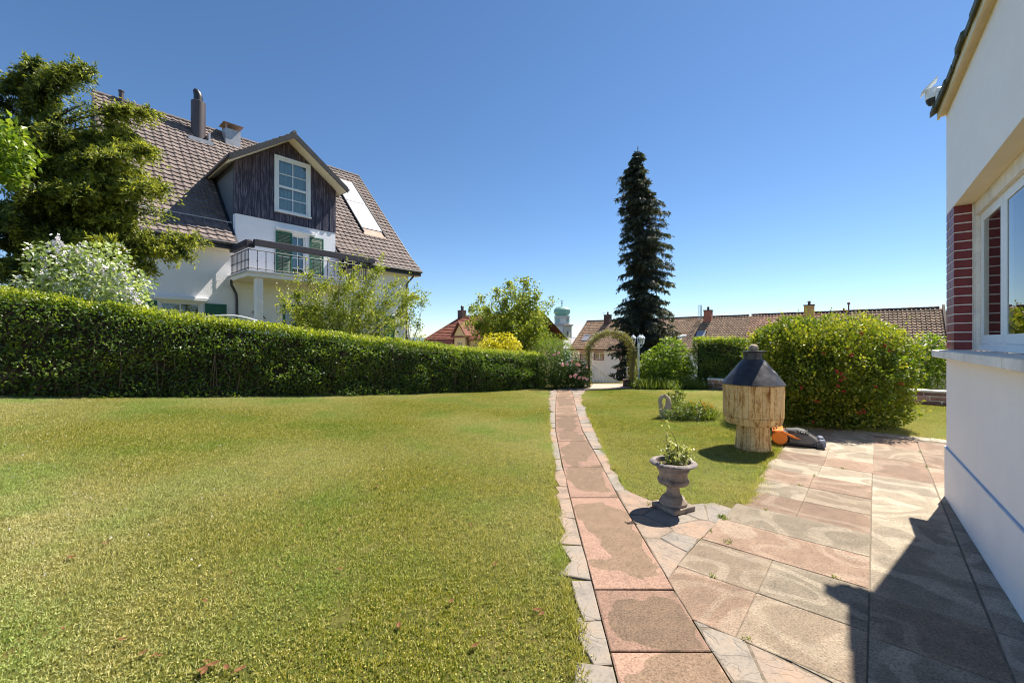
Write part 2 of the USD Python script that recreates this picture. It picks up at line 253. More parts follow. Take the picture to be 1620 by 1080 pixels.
def slabmat(name, light, dark, patch=True, streak=0.0, pale=(0.50, 0.42, 0.32), grit=1.0, soft=0.0):
    """Sandstone slab: cleaned rim, dull grown-over middle with a wavy outline, grit, and pale scrubbed bands."""
    n = {'geo': ('geometry', {}), 'uv': ('uvmap', {'attribute': 'st'}), 'sx': ('separate_xyz', {}), 'at': ('attribute', {'attribute': 'tint'}),
         'n0': ('noise_texture', {'scale': 2.4, 'detail': 2.0, 'roughness': 0.45, 'distortion': 0.5}), 'ng': ('noise_texture', {'scale': 85.0, 'detail': 4.0, 'roughness': 0.75}), 'nm': ('noise_texture', {'scale': 9.0, 'detail': 5.0, 'roughness': 0.65}),
         'vo': ('voronoi_texture', {'scale': 75.0}), 'vr': ('rgb_ramp', {'ramp': [(0.0, (0.55, 0.5, 0.48)), (0.20, (0.72, 0.68, 0.66)), (0.32, (1, 1, 1))]}),
         'rg': ('rgb_ramp', {'ramp': [(0.30, (0.45, 0.43, 0.42)), (0.5, (1, 1, 1)), (0.70, (1.38, 1.35, 1.32))]}), 'rm': ('rgb_ramp', {'ramp': [(0.3, (0.82, 0.82, 0.82)), (0.7, (1.12, 1.1, 1.08))]}),
         'mc': ('mix', {'color1': light, 'color2': dark}), 'm1': ('mix', {'mix_type': 'multiply', 'fac': 1.0}), 'm2': ('mix', {'mix_type': 'multiply', 'fac': 1.0}), 'm3': ('mix', {'mix_type': 'multiply', 'fac': 0.8}),
         'mr': ('map_range', {'to_min': 0.82, 'to_max': 1.18}), 'mt': ('mix', {'mix_type': 'multiply', 'fac': 1.0}), 'b': ('bump', {'strength': 0.45, 'distance': 0.004}), 'p': ('principled_bsdf', {'roughness': 0.88, 'specular_ior_level': 0.25})}
    l = [('geo.position', 'ng.vector'), ('geo.position', 'nm.vector'), ('geo.position', 'n0.vector'), ('geo.position', 'vo.vector'), ('ng.fac', 'rg.fac'), ('nm.fac', 'rm.fac'), ('vo.distance', 'vr.fac'),
         ('uv.UV', 'sx.vector')]
    # rim distance from the slab's own coordinates: 16 s(1-s) t(1-t)
    for k, a in (('a', 'x'), ('b2', 'y')):
        n['i' + k] = ('math', {'math_type': 'subtract', 'value1': 1.0}); n['q' + k] = ('math', {'math_type': 'multiply'})
        l += [('sx.' + a, 'i' + k + '.value2'), ('sx.' + a, 'q' + k + '.value1'), ('i' + k + '.value', 'q' + k + '.value2')]
    n['qq'] = ('math', {'math_type': 'multiply'}); n['q16'] = ('math', {'math_type': 'multiply_add', 'value2': 16.0})
    n['nn'] = ('math', {'math_type': 'multiply_add', 'value2': 2.6, 'value3': -1.02})
    n['rp'] = ('rgb_ramp', {'ramp': [(0.44 - soft, (0, 0, 0)), (0.475 + soft, (1, 1, 1))]})
    l += [('qa.value', 'qq.value1'), ('qb2.value', 'qq.value2'), ('n0.fac', 'nn.value1'), ('qq.value', 'q16.value1'), ('nn.value', 'q16.value3'), ('q16.value', 'rp.fac'), ('rp.color', 'mc.fac')]
    out = 'mc.color'
    if streak:
        n['ns'] = ('noise_texture', {'dimensions': '4D', 'scale': 1.5, 'detail': 0.8, 'distortion': 0.5}); n['sw'] = ('math', {'math_type': 'multiply', 'value2': 1.1}); l += [('at.fac', 'sw.value1'), ('sw.value', 'ns.w')]; n['rs'] = ('rgb_ramp', {'ramp': [(0.455, (0, 0, 0)), (0.468, (streak,) * 3), (0.525, (streak,) * 3), (0.538, (0, 0, 0)), (0.60, (0, 0, 0)), (0.61, (streak * .7,) * 3), (0.645, (streak * .7,) * 3), (0.655, (0, 0, 0))]})
        n['ms'] = ('mix', {'color2': pale}); l += [('geo.position', 'ns.vector'), ('ns.fac', 'rs.fac'), ('rs.color', 'ms.fac'), (out, 'ms.color1')]; out = 'ms.color'
    l += [(out, 'm1.color1'), ('rg.color', 'm1.color2'), ('m1.color', 'm2.color1'), ('rm.color', 'm2.color2'), ('m2.color', 'm3.color1'), ('vr.color', 'm3.color2'), ('at.fac', 'mr.value'), ('mr.result', 'mt.color2'), ('m3.color', 'mt.color1'), ('mt.color', 'p.base_color'),
          ('ng.fac', 'b.height'), ('b.normal', 'p.normal')]
    return mat(name, n, l)
slabmat('path_slab', (0.270, 0.172, 0.132), (0.182, 0.126, 0.088), True, 0.0, grit=0.5)
slabmat('patio_red', (0.262, 0.182, 0.136), (0.222, 0.154, 0.114), True, 0.4, (0.36, 0.295, 0.23), soft=0.08)
slabmat('patio_brown', (0.262, 0.206, 0.155), (0.225, 0.176, 0.131), True, 0.45, (0.38, 0.32, 0.25), soft=0.08)
slabmat('patio_grey', (0.262, 0.220, 0.170), (0.216, 0.181, 0.139), True, 0.55, (0.40, 0.345, 0.27), soft=0.06)
slabmat('patio_pale', (0.33, 0.278, 0.215), (0.275, 0.232, 0.178), True, 0.65, (0.45, 0.39, 0.305), soft=0.06)
# flagstone: grey violet split stone
mat('flagstone', {'geo': ('geometry', {}), 'at': ('attribute', {'attribute': 'tint'}), 'n1': ('noise_texture', {'scale': 5.0, 'detail': 6.0, 'roughness': 0.65}), 'n2': ('noise_texture', {'scale': 60.0, 'detail': 4.0, 'roughness': 0.7}), 'n3': ('noise_texture', {'scale': 3.0, 'detail': 3.0, 'distortion': 1.5}),
    'r': ('rgb_ramp', {'ramp': [(0.3, (0.17, 0.148, 0.128)), (0.5, (0.245, 0.21, 0.178)), (0.68, (0.29, 0.225, 0.175))]}), 'rg': ('rgb_ramp', {'ramp': [(0.25, (0.6, 0.6, 0.6)), (0.45, (1, 1, 1)), (0.75, (1.15, 1.14, 1.12))]}),
    'rp': ('rgb_ramp', {'ramp': [(0.0, (0.92, 0.96, 1.02)), (0.5, (1, 1, 1)), (1.0, (1.14, 0.94, 0.84))]}), 'm1': ('mix', {'mix_type': 'multiply', 'fac': 1.0}), 'm2': ('mix', {'mix_type': 'multiply', 'fac': 1.0}), 'b': ('bump', {'strength': 0.6, 'distance': 0.012}),
    'rb': ('rgb_ramp', {'ramp': [(0.47, (0.5, 0.5, 0.5)), (0.5, (0, 0, 0)), (0.505, (0.6, 0.6, 0.6)), (0.7, (0.8, 0.8, 0.8))]}), 'p': ('principled_bsdf', {'roughness': 0.85, 'specular_ior_level': 0.3})},
    [('geo.position', 'n1.vector'), ('geo.position', 'n2.vector'), ('geo.position', 'n3.vector'), ('n1.fac', 'r.fac'), ('n2.fac', 'rg.fac'), ('at.fac', 'rp.fac'), ('r.color', 'm1.color1'), ('rg.color', 'm1.color2'), ('m1.color', 'm2.color1'), ('rp.color', 'm2.color2'), ('m2.color', 'p.base_color'), ('n3.fac', 'rb.fac'), ('rb.color', 'b.height'), ('b.normal', 'p.normal')])
plain('wall_stone', (0.30, 0.13, 0.10), 0.9, 0.25, 6.0, 0.5, 30.0, tint=0.45, dirt=(0.40, 0.30, 0.26), dscale=5.0, damt=0.5)
# soil and thatch under the grass
mat('lawn_soil', {'geo': ('geometry', {}), 'n1': ('noise_texture', {'scale': 0.8, 'detail': 4.0}), 'n2': ('noise_texture', {'scale': 45.0, 'detail': 4.0, 'roughness': 0.7}),
    'r': ('rgb_ramp', {'ramp': [(0.35, (0.075, 0.085, 0.016)), (0.62, (0.13, 0.115, 0.035))]}), 'rg': ('rgb_ramp', {'ramp': [(0.3, (0.45, 0.45, 0.45)), (0.6, (1.2, 1.2, 1.2))]}), 'm': ('mix', {'mix_type': 'multiply', 'fac': 1.0}),
    'b': ('bump', {'strength': 0.8, 'distance': 0.02}), 'p': ('principled_bsdf', {'roughness': 0.95, 'specular_ior_level': 0.1})},
    [('geo.position', 'n1.vector'), ('geo.position', 'n2.vector'), ('n1.fac', 'r.fac'), ('n2.fac', 'rg.fac'), ('r.color', 'm.color1'), ('rg.color', 'm.color2'), ('m.color', 'p.base_color'), ('n2.fac', 'b.height'), ('b.normal', 'p.normal')])

leafmat('grass_blade', [(0.07, 0.12, 0.014), (0.255, 0.262, 0.036), (0.49, 0.425, 0.10), (0.80, 0.70, 0.42)], 0.3, 0.6, pos=(0.24, (0.60, 0.54, 0.33), 0.65), spec=0.25, pos2=(0.95, (0.48, 0.82, 0.34), 0.6))
leafmat('hedge_leaf', [(0.032, 0.068, 0.012), (0.075, 0.135, 0.018), (0.18, 0.24, 0.028), (0.42, 0.44, 0.04)], 0.45, 0.42, spec=0.9)
leafmat('yew_needle', [(0.018, 0.034, 0.014), (0.045, 0.078, 0.024), (0.15, 0.18, 0.034), (0.40, 0.40, 0.06)], 0.35, 0.5)
leafmat('spruce_needle', [(0.014, 0.024, 0.020), (0.036, 0.052, 0.036), (0.115, 0.115, 0.048)], 0.2, 0.6)
leafmat('lilac_leaf_glint', [(0.14, 0.21, 0.05), (0.40, 0.47, 0.22), (0.78, 0.80, 0.62)], 0.35, 0.25)  # pale end of the ramp paints sun glint on the leaves
leafmat('bright_leaf', [(0.09, 0.16, 0.016), (0.20, 0.27, 0.028), (0.34, 0.38, 0.06)], 0.42, 0.4)
leafmat('shrub_leaf', [(0.07, 0.115, 0.016), (0.20, 0.25, 0.028), (0.38, 0.40, 0.06), (0.55, 0.52, 0.18)], 0.4, 0.45)
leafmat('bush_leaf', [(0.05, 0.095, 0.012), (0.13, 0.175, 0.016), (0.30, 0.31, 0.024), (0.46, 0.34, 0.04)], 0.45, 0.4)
leafmat('yellow_leaf', [(0.36, 0.34, 0.02), (0.68, 0.58, 0.02), (0.88, 0.76, 0.04)], 0.35, 0.4)
leafmat('rose_leaf', [(0.03, 0.06, 0.014), (0.07, 0.125, 0.02), (0.15, 0.21, 0.03)], 0.3, 0.35)
leafmat('vine_leaf', [(0.12, 0.09, 0.045), (0.20, 0.17, 0.06), (0.26, 0.28, 0.07), (0.26, 0.36, 0.06)], 0.35, 0.5)
leafmat('variegated_leaf', [(0.08, 0.13, 0.03), (0.34, 0.36, 0.10), (0.62, 0.60, 0.32)], 0.3, 0.4)
leafmat('weed_leaf', [(0.07, 0.12, 0.016), (0.16, 0.21, 0.03), (0.32, 0.35, 0.10)], 0.35, 0.5)

# ------------------------------------------------------------------ foliage makers
def unit(a): return a / np.maximum(np.linalg.norm(a, axis=-1, keepdims=True), 1e-9)
def leaves(P, A, Nn, L, Wd, fold=0.25, tint=None):
    """One folded leaf (two triangles) per point: P base, A axis, Nn normal."""
    P, A, Nn = np.asarray(P), unit(A), unit(Nn)
    S = unit(np.cross(A, Nn)); Nn = np.cross(S, A); n = len(P)
    L = np.broadcast_to(L, (n,))[:, None]; Wd = np.broadcast_to(Wd, (n,))[:, None]
    mid = P + A * L * 0.45 + Nn * Wd * fold
    v = np.stack([P, mid + S * Wd, P + A * L, mid - S * Wd], 1).reshape(-1, 3)
    i = np.arange(n)[:, None] * 4
    f = np.concatenate([i + [0, 1, 2], i + [0, 2, 3]], 1).reshape(-1, 3)
    return (v, f), np.repeat(np.asarray(tint), 4)
def crown_points(rng, blobs, n, shell=0.45, lump=0.35, seed=0, k=2.2):
    B = np.array([list(c) + list(np.broadcast_to(r, 3)) for c, r in blobs], float)
    w = (B[:, 3:].prod(1)) ** (2 / 3); idx = rng.choice(len(B), n, p=w / w.sum())
    d = unit(rng.normal(size=(n, 3))); c, r = B[idx, :3], B[idx, 3:]
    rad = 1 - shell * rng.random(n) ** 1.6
    lum = 1 - lump + 2 * lump * meshkit.noise(d * k + idx[:, None] * 7.3, seed)
    return c + d * r * (rad * lum)[:, None], d, rad
def leafy(name, parent, blobs, n, L, matname, seed, shell=0.5, lump=0.3, aspect=0.32, upbias=0.3, droop=0.2, zmin=None, kk=2.2, holes=0.0, keep=None):
    rng = np.random.default_rng(seed)
    P, d, rad = crown_points(rng, blobs, n, shell, lump, seed, kk)
    if holes:
        ok = meshkit.noise(P * 2.3, seed + 5) > holes; P, d, rad = P[ok], d[ok], rad[ok]
    if zmin is not None: ok = P[:, 2] > zmin; P, d, rad = P[ok], d[ok], rad[ok]
    if keep is not None: ok = keep(P); P, d, rad = P[ok], d[ok], rad[ok]
    m = len(P)
    A = unit(d * 0.7 + rng.normal(size=(m, 3)) * 0.65 + [0, 0, -droop]); N = unit(d * 0.5 + rng.normal(size=(m, 3)) * 0.55 + [0, 0, upbias])
    ln = L * rng.uniform(0.65, 1.3, m)
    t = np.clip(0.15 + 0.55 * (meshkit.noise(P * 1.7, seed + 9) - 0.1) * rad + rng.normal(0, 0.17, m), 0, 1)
    mesh, tt = leaves(P, A, N, ln, ln * aspect, 0.3, t)
    return obj(name, mesh, matname, parent, tint=tt)
def flowers(name, parent, P, r, matname, seed, petals=7):
    """Small clusters of petals round every point."""
    rng = np.random.default_rng(seed); m = len(P); k = petals
    P = np.repeat(P, k, 0); A = unit(rng.normal(size=(m * k, 3)) + [0, -0.3, 0.5]); ln = r * rng.uniform(0.7, 1.2, m * k)
    mesh, tt = leaves(P, A, unit(rng.normal(size=(m * k, 3)) + A), ln, ln * 0.5, 0.3, rng.random(m * k))
    return obj(name, mesh, matname, parent, tint=tt, kind='stuff' if parent else None)
def limbs(base, tips, r0, seed, k=6, bend=0.15):
    rng = np.random.default_rng(seed); b = MB()
    for tip in tips:
        tip = np.asarray(tip, float); L = np.linalg.norm(tip - base); t = np.linspace(0, 1, 6)[:, None]
        mid = (np.asarray(base) + tip) / 2 + rng.normal(0, bend, 3) * L * 0.5
        p = (1 - t) ** 2 * base + 2 * t * (1 - t) * mid + t ** 2 * tip
        b.tube(p, np.linspace(r0, r0 * 0.25, 6), k)
    return b

# ------------------------------------------------------------------ ground
def sm(t): t = np.clip(t, 0, 1); return t * t * (3 - 2 * t)
def height(x, y):
    x, y = np.asarray(x, float), np.asarray(y, float); u = x * D1[0] + y * D1[1]; v = x * D2[0] + y * D2[1]
    s = np.clip(-x - 0.1, 0, 9); z = 0.005 * s * s + 0.045 * s
    yard = sm((v - 10.9) / 2.2) * (1 - sm((u - 14.6) / 3.0)) * (1 - sm((x - 1.0) / 2))
    z = z + (1.3 - z) * yard
    drop = np.maximum(sm((u - 15.2) / 3.0), sm((y - 16.6) / 2.5) * sm((x - 1.0) / 1.5))
    drop = np.maximum(drop, sm((u - 16) / 4))
    return z * (1 - drop) - 3.2 * drop
def axis(lo, hi, step, far):
    a = np.arange(lo, hi + 1e-6, step); out = [hi]; st = step
    while out[-1] < far: st *= 1.5; out.append(out[-1] + st)
    neg = [lo]; st = step
    while neg[-1] > -far: st *= 1.5; neg.append(neg[-1] - st)
    return np.concatenate([np.array(neg[:0:-1]), a, np.array(out[1:])])
ax, ay = axis(-18, 16, 0.35, 6000), axis(-4, 24, 0.35, 6000)
X, Y = np.meshgrid(ax, ay); Z = height(X, Y)
nx = len(ax); i, j = np.meshgrid(np.arange(len(ay) - 1), np.arange(nx - 1), indexing='ij'); q = (i * nx + j).ravel()
obj('ground', (np.stack([X, Y, Z], -1).reshape(-1, 3), np.stack([q, q + 1, q + nx + 1, q + nx], 1)), 'lawn_soil', smooth=True, kind='structure', label='green lawn soil and open ground sloping down to the street')
# distant hills, haze put into their blue colour
hb = MB()
for k, (dist, h0, a0) in enumerate([(2600, 26, 3), (3600, 60, 11)]):
    th = np.linspace(-1.3, 1.3, 120); hh = h0 * (0.35 + 0.9 * meshkit.fbm(np.stack([th * 6 + a0, 0 * th, 0 * th], 1), 4, k))
    rr = [dist, dist + 250, dist + 700]; rows = [np.stack([r_ * np.sin(th), r_ * np.cos(th), -3.2 + hh * f_], 1) for r_, f_ in zip(rr, (-.2, 1, -.2))]
    n = len(th); q = np.arange(n - 1)[None] + np.arange(2)[:, None] * n; q = q.ravel()
    hb.add(np.vstack(rows), np.stack([q, q + 1, q + n + 1, q + n], 1))
obj('hills', hb, 'hazed_hill', smooth=True, kind='structure', label='low hills on the horizon, painted haze blue')
sb = MB()
sp = [xy(20.5, -60), xy(26, -60), xy(26, 60), xy(20.5, 60)]
sb.add([(*p, -3.19) for p in sp], [[0, 1, 2, 3]])
obj('street', sb, 'asphalt', kind='structure', label='grey asphalt street below the garden')

# ------------------------------------------------------------------ garden path, patio
rng = np.random.default_rng(4)
L_edge = [(1003, 1180), (978, 1080), (940, 933), (902, 787), (889, 733), (879, 680), (878.5, 655), (880, 627), (882, 620)]
R_edge = [(1215, 1180), (1154, 1080), (1066.7, 938), (977.8, 787), (946.7, 729), (921, 682), (913, 655), (906.7, 627), (904, 620)]
L_out = [(918, 1180), (918, 1080), (921, 1000), (893, 911), (887, 831), (878, 787), (878, 747), (869, 689), (869, 650), (869, 620)]
R_out = [(1000, 786), (985, 765), (965, 735), (948, 695), (937, 670), (926, 650), (918, 627), (926, 618.5)]
def world(l): return np.array([g(*p) for p in l])
def along(poly, ys):
    o = np.argsort(poly[:, 1]); return np.stack([np.interp(ys, poly[o, 1], poly[o, 0]), ys], 1)
PL, PR, OL, OR = map(world, (L_edge, R_edge, L_out, R_out))
def slab(name, pts, z, th, matname, parent, st=None, tint=0.5, tilt=0.004, bev=0.008, **kw):
    """A paving stone: outline pts (n x 2), slightly domed edge, sides."""
    pts = np.asarray(pts, float)
    if Polygon(pts).exterior.is_ccw is False: pts = pts[::-1]; st = None if st is None else st[::-1]
    c = pts.mean(0); n = len(pts); q = c + (pts - c) * (1 - bev / np.maximum(np.linalg.norm(pts - c, axis=1, keepdims=True), 0.05))
    tl = rng.normal(0, tilt, 2); zt = lambda p: z + (p - c) @ tl
    v = np.vstack([np.c_[pts, np.full(n, z - th)], np.c_[pts, zt(pts) - bev * 0.5], np.c_[q, zt(q)], [[*c, z]]])
    k = np.arange(n); kn = (k + 1) % n
    f = np.vstack([np.stack([k, kn, n + kn], 1), np.stack([k, n + kn, n + k], 1), np.stack([n + k, n + kn, 2 * n + kn], 1), np.stack([n + k, 2 * n + kn, 2 * n + k], 1), np.stack([np.full(n, 3 * n), 2 * n + k, 2 * n + kn], 1)])
    uvv = None if st is None else np.vstack([st, st, st * 0.98 + 0.01, np.mean(st, 0, keepdims=True)])
    return obj(name, (v, f), matname, parent, tint=np.full(len(v), tint), st=uvv, **kw)
path = thing('garden_path', 'narrow path of pink sandstone slabs edged with grey flagstones', kind='structure')
joints = np.array([1.60, 2.07, 2.587, 4.125, 5.115, 6.45, 7.2, 8.67, 9.9, 11.5, 12.6, 13.3])
for a, b in zip(joints[:-1], joints[1:]):
    ys = np.linspace(a + 0.006, b - 0.006, 4); l, r = along(PL, ys), along(PR, ys)
    pts = np.vstack([r, l[::-1]]); s = np.linspace(0, 1, 4)
    st = np.vstack([np.c_[np.ones(4), s], np.c_[np.zeros(4), s[::-1]]])
    slab('paving_slab', pts, 0.014, 0.05, 'path_slab', path, st, rng.random(), 0.003)
def border(inner, outer, y0, y1, lmin, lmax):
    y = y0; 
    while y < y1:
        y2 = min(y + rng.uniform(lmin, lmax), y1 + 0.05); sk = rng.normal(0, 0.03, 2)
        ys = np.linspace(y + 0.007, y2 - 0.007, 3); i_ = along(inner, ys); o_ = along(outer, ys + [sk[0], 0, sk[1]])
        i_[:, 0] += np.sign(o_[1, 0] - i_[1, 0]) * 0.008; o_[:, 0] += rng.normal(0, 0.03, 3)
        i_[1:2] += rng.normal(0, 0.004, 2)
        slab('edging_stone', np.vstack([i_, o_[::-1]]), 0.008 + rng.uniform(0, 0.008), 0.05, 'flagstone', path, None, rng.random(), 0.008)
        if abs(sk[1]) < 0.02: sk[1] *= 1
        y = y2
border(PL, OL, 1.65, 2.3, 0.25, 0.4); border(PL, OL, 2.3, 13.0, 0.22, 0.62)
border(PR, OR, 4.30, 13.0, 0.25, 0.60)
def crazy(poly, seeds, parent, gap=0.0045, name='flagstone'):
    vd = voronoi_diagram(MultiPoint([Point(*s) for s in seeds]), envelope=poly.buffer(1))
    for c in vd.geoms:
        q = c.intersection(poly).buffer(-gap)
        for w in getattr(q, 'geoms', [q]):
            if w.area < 0.002: continue
            w = w.simplify(0.004); pts = np.array(w.exterior.coords)[:-1]
            pts = np.array(Polygon(pts).segmentize(0.12).exterior.coords)[:-1]; pts = pts + rng.normal(0, 0.004, pts.shape)
            slab(name, pts, 0.008 + rng.uniform(0, 0.007), 0.05, 'flagstone', parent, None, rng.random(), 0.006)
pr = along(PR, np.linspace(1.62, 4.3, 10)) + [0.01, 0]
edgeP = world([(1190, 797), (1145, 823), (1111, 851), (1077, 891), (1058, 921)])
corner = Polygon(np.vstack([pr[5:], along(OR, np.array([4.3])), world([(1040, 797), (1090, 800), (1130, 796), (1160, 806)]), edgeP[1:] - [0.008, 0.004]])).buffer(0)
corner = corner.difference(LineString(edgeP).buffer(0.006))
crazy(corner, world([(1005, 800), (1022, 835), (1060, 818), (1095, 806), (1140, 812), (1100, 840), (1058, 872), (1085, 862)]), path)
low = Polygon(np.vstack([pr[:6], world([(1064, 925)]), world([(1089, 975), (1127, 995), (1167, 1009), (1218, 1034), (1313, 1082), (1420, 1150), (1400, 1200)])])).buffer(0)
crazy(low, world([(1085, 955), (1150, 1045), (1245, 1060), (1185, 1125), (1330, 1130)]), path)

pathpoly = Polygon(np.vstack([PR[:-2], PR[:-2][::-1] - [.48, 0]])).buffer(.006)
patio = thing('patio', 'terrace of worn sandstone slabs beside the white house', kind='structure')
us = [1.40, 1.92, 2.40, 2.91, 3.42, 3.92, 4.40, 4.87, 5.37, 5.88, 6.44, 6.95, 7.50, 8.02, 8.6, 9.1]
# the white house's wall: direction and base line
WD = np.array([math.sin(math.radians(38.8)), math.cos(math.radians(38.8))]); WN = np.array([-WD[1], WD[0]])   # WN points out of the wall
C0 = np.array([4.31, 4.14])
housefoot = Polygon([C0, C0 - WD * 9, C0 - WD * 9 - WN * 9, C0 - WN * 9]).buffer(0.012)
rows = {  # u index: list of (v0, v1) left of the long joint
    1: [(0.03, 0.30)], 2: [(0.03, 0.55), (0.55, 1.02)], 3: [(0.03, 0.545), (0.545, 1.03)], 4: [(0.03, 1.02)], 5: [(0.03, 1.0)], 6: [(0.03, 0.525), (0.525, 0.93)], 7: [(0.03, 0.525), (0.525, 0.95)],
    8: [(0.03, 0.53), (0.53, 1.0)], 9: [(0.03, 0.50), (0.50, 1.03)], 10: [(0.02, 0.49), (0.49, 1.02)], 11: [(0.02, 0.5), (0.5, 1.0)], 12: [(0.02, 0.7), (0.7, 1.2)], 13: [(0.02, 0.5), (0.5, 1.0)], 14: [(0.02, 0.55), (0.55, 1.1)]}
mats = {2: ['patio_brown', 'patio_red'], 3: ['patio_grey', 'patio_brown'], 4: ['patio_red'], 5: ['patio_grey'], 6: ['patio_red', 'patio_red'], 7: ['patio_brown', 'patio_grey'], 8: ['patio_red', 'patio_red'], 9: ['patio_pale', 'patio_grey'], 10: ['patio_red', 'patio_red'], 11: ['patio_pale', 'patio_pale']}
def patio_slab(u0, u1, v0, v1, m):
    e = 0.002; P = Polygon([(u0 + e, v0 + e), (u1 - e, v0 + e), (u1 - e, v1 - e), (u0 + e, v1 - e)])
    w = shapely.transform(P, lambda a: np.array([xy(*p) for p in a])).difference(housefoot)
    if u0 < 2.39 and v0 >= 0: w = w.difference(low.buffer(0.008))
    if v0 >= 0: w = w.difference(pathpoly)
    for w in getattr(w, 'geoms', [w]):
        if w.area < 0.004: continue
        pts = np.array(w.exterior.segmentize(0.3).coords)[:-1]; q = uv(pts)
        slab('paving_slab', pts, 0.012 + rng.uniform(0, 0.003), 0.05, m, patio, np.c_[np.clip((q[:, 0] - u0) / (u1 - u0), 0, 1), np.clip((q[:, 1] - v0) / (v1 - v0), 0, 1)], rng.random(), 0.0012, 0.005)
for k, cells in rows.items():
    for c, (v0, v1) in enumerate(cells): patio_slab(us[k], us[k + 1], v0, v1, mats.get(k, ['patio_pale', 'patio_brown'])[c % 2 if len(mats.get(k, [1, 2])) > 1 else 0])
ru = [0.9, 1.4, 1.88, 2.37, 2.865, 3.36, 4.10, 4.85, 5.33, 5.85, 6.39, 7.40, 8.25, 9.05]
rm = ['patio_brown', 'patio_grey', 'patio_brown', 'patio_grey', 'patio_brown', 'patio_grey', 'patio_pale', 'patio_pale', 'patio_pale', 'patio_pale', 'patio_red', 'patio_brown', 'patio_red']
for k in range(len(ru) - 1):
    if ru[k] == 3.36: patio_slab(3.36, 4.85, -0.472, 0.027, 'patio_pale'); continue
    if ru[k] == 4.10: continue
    patio_slab(ru[k], ru[k + 1], -0.472, 0.027, rm[k])
for k, (a, b) in enumerate(zip([0.9, 1.5, 2.1, 2.75, 3.35, 3.95, 4.5, 5.1, 5.7, 6.3, 7.2, 8.1], [1.5, 2.1, 2.75, 3.35, 3.95, 4.5, 5.1, 5.7, 6.3, 7.2, 8.1, 8.95])):
    if b <= 6.31: patio_slab(a, b, -1.6, -0.48, 'patio_grey' if k % 2 else 'patio_pale')
    else:
        patio_slab(a, b, -1.02, -0.48, 'patio_red'); patio_slab(a, b, -1.6, -1.03, 'patio_brown'); patio_slab(a, b, -2.2, -1.61, 'patio_red')
for k in range(6): patio_slab(9.11, 9.40, 1.0 - 0.55 * (k + 1), 1.0 - 0.55 * k, 'patio_pale')
pb = MB(); pbp = unary_union([Polygon([xy(.9, -1.6), xy(9.42, -2.2), xy(9.42, 1.1), xy(6.9, 1.03), xy(4.4, .92), xy(3.9, 1.0), xy(2.7, 1.0), xy(2.4, .8), xy(2.4, .3), xy(.9, .3)]), corner, low]).difference(housefoot)
pb.poly(pbp, 0.003, 0.0075)
obj('joint_sand', pb, 'joint_grit', patio)
land = MB(); land.poly(Polygon(world([(868, 619), (930, 617.5), (1000, 613), (992, 607.5), (935, 607.5), (905, 612)])), 0.004, 0.012)
obj('stair_landing', land, 'landing', kind='structure', label='pale paved landing at the head of the garden stairs')
# weeds in the joints
def tufts(rng, P, n, L, spread, wd=0.003):
    m = len(P); B = np.repeat(P, n, 0) + np.c_[rng.normal(0, spread, (m * n, 2)), np.zeros(m * n)]
    A = unit(np.c_[rng.normal(0, 0.55, (m * n, 2)), np.ones(m * n)]); ln = L * rng.uniform(0.5, 1.2, m * n)
    return leaves(B, A, unit(rng.normal(size=(m * n, 3))), ln, wd, 0.1, np.clip(rng.normal(0.45, 0.25, m * n), 0, 1))

# ------------------------------------------------------------------ grass
left_lawn = Polygon(np.vstack([OL[:-1], [(1.2, 13.25), (-0.2, 13.0), (-2.4, 11.3), (-5.2, 9.0), (-8.6, 6.2), (-9.5, 4.0), (-4, 1.1)]])).buffer(0)
patio_poly = Polygon([xy(.9, -1.6), xy(9.42, -2.2), xy(9.42, .6), xy(8.6, 1.1), xy(7.0, 1.06), xy(6.2, 1.05), xy(5.4, .96), xy(4.4, .90), xy(3.9, 1.0), xy(2.4, 1.0)])
right_lawn = Polygon(np.vstack([OR[:-1], [(2.3, 12.9), (2.5, 13.5), (5, 13.3), (6.3, 13.4), (10.6, 9.9), (7, 5.6), (4, 4), (1.6, 3.96)]])).buffer(0).difference(unary_union([patio_poly.buffer(-0.075), corner.buffer(-0.01)])).difference(housefoot)
def proto(path, seed, n, size, L, wd):
    r = np.random.default_rng(seed); B = np.c_[r.uniform(-size, size, (n, 2)), np.full(n, -0.006)]
    lean = unit(np.c_[r.normal(0, 0.6, (n, 2)), np.ones(n)]); ln = L * r.uniform(0.45, 1.25, n)
    k = n // 7                                                    # clover and daisy leaves among the blades
    mesh, tt = leaves(B, lean, unit(r.normal(size=(n, 3))), ln, wd * r.uniform(0.6, 1.3, n), 0.1, np.clip(r.normal(0.42, 0.31, n), 0, 1))
    B2 = B[:k] + [0, 0, L * 0.55]; m2, t2 = leaves(B2, unit(np.c_[r.normal(size=(k, 2)), r.normal(0, .25, k)]), unit(np.c_[r.normal(0, .3, (k, 2)), np.ones(k)]), 0.012, 0.0045, 0.2, np.clip(r.normal(0.25, 0.2, k), 0, 1))
    v = np.vstack([mesh[0], m2[0]]); f = np.vstack([mesh[1], m2[1] + len(mesh[0])])
    m = usdkit.mesh(stage, path, (v, f), '/World/Looks/grass_blade')
    UsdGeom.PrimvarsAPI(m).CreatePrimvar('tint', Sdf.ValueTypeNames.FloatArray, 'vertex').Set(Vt.FloatArray.FromNumpy(np.concatenate([tt, t2]).astype(np.float32)))
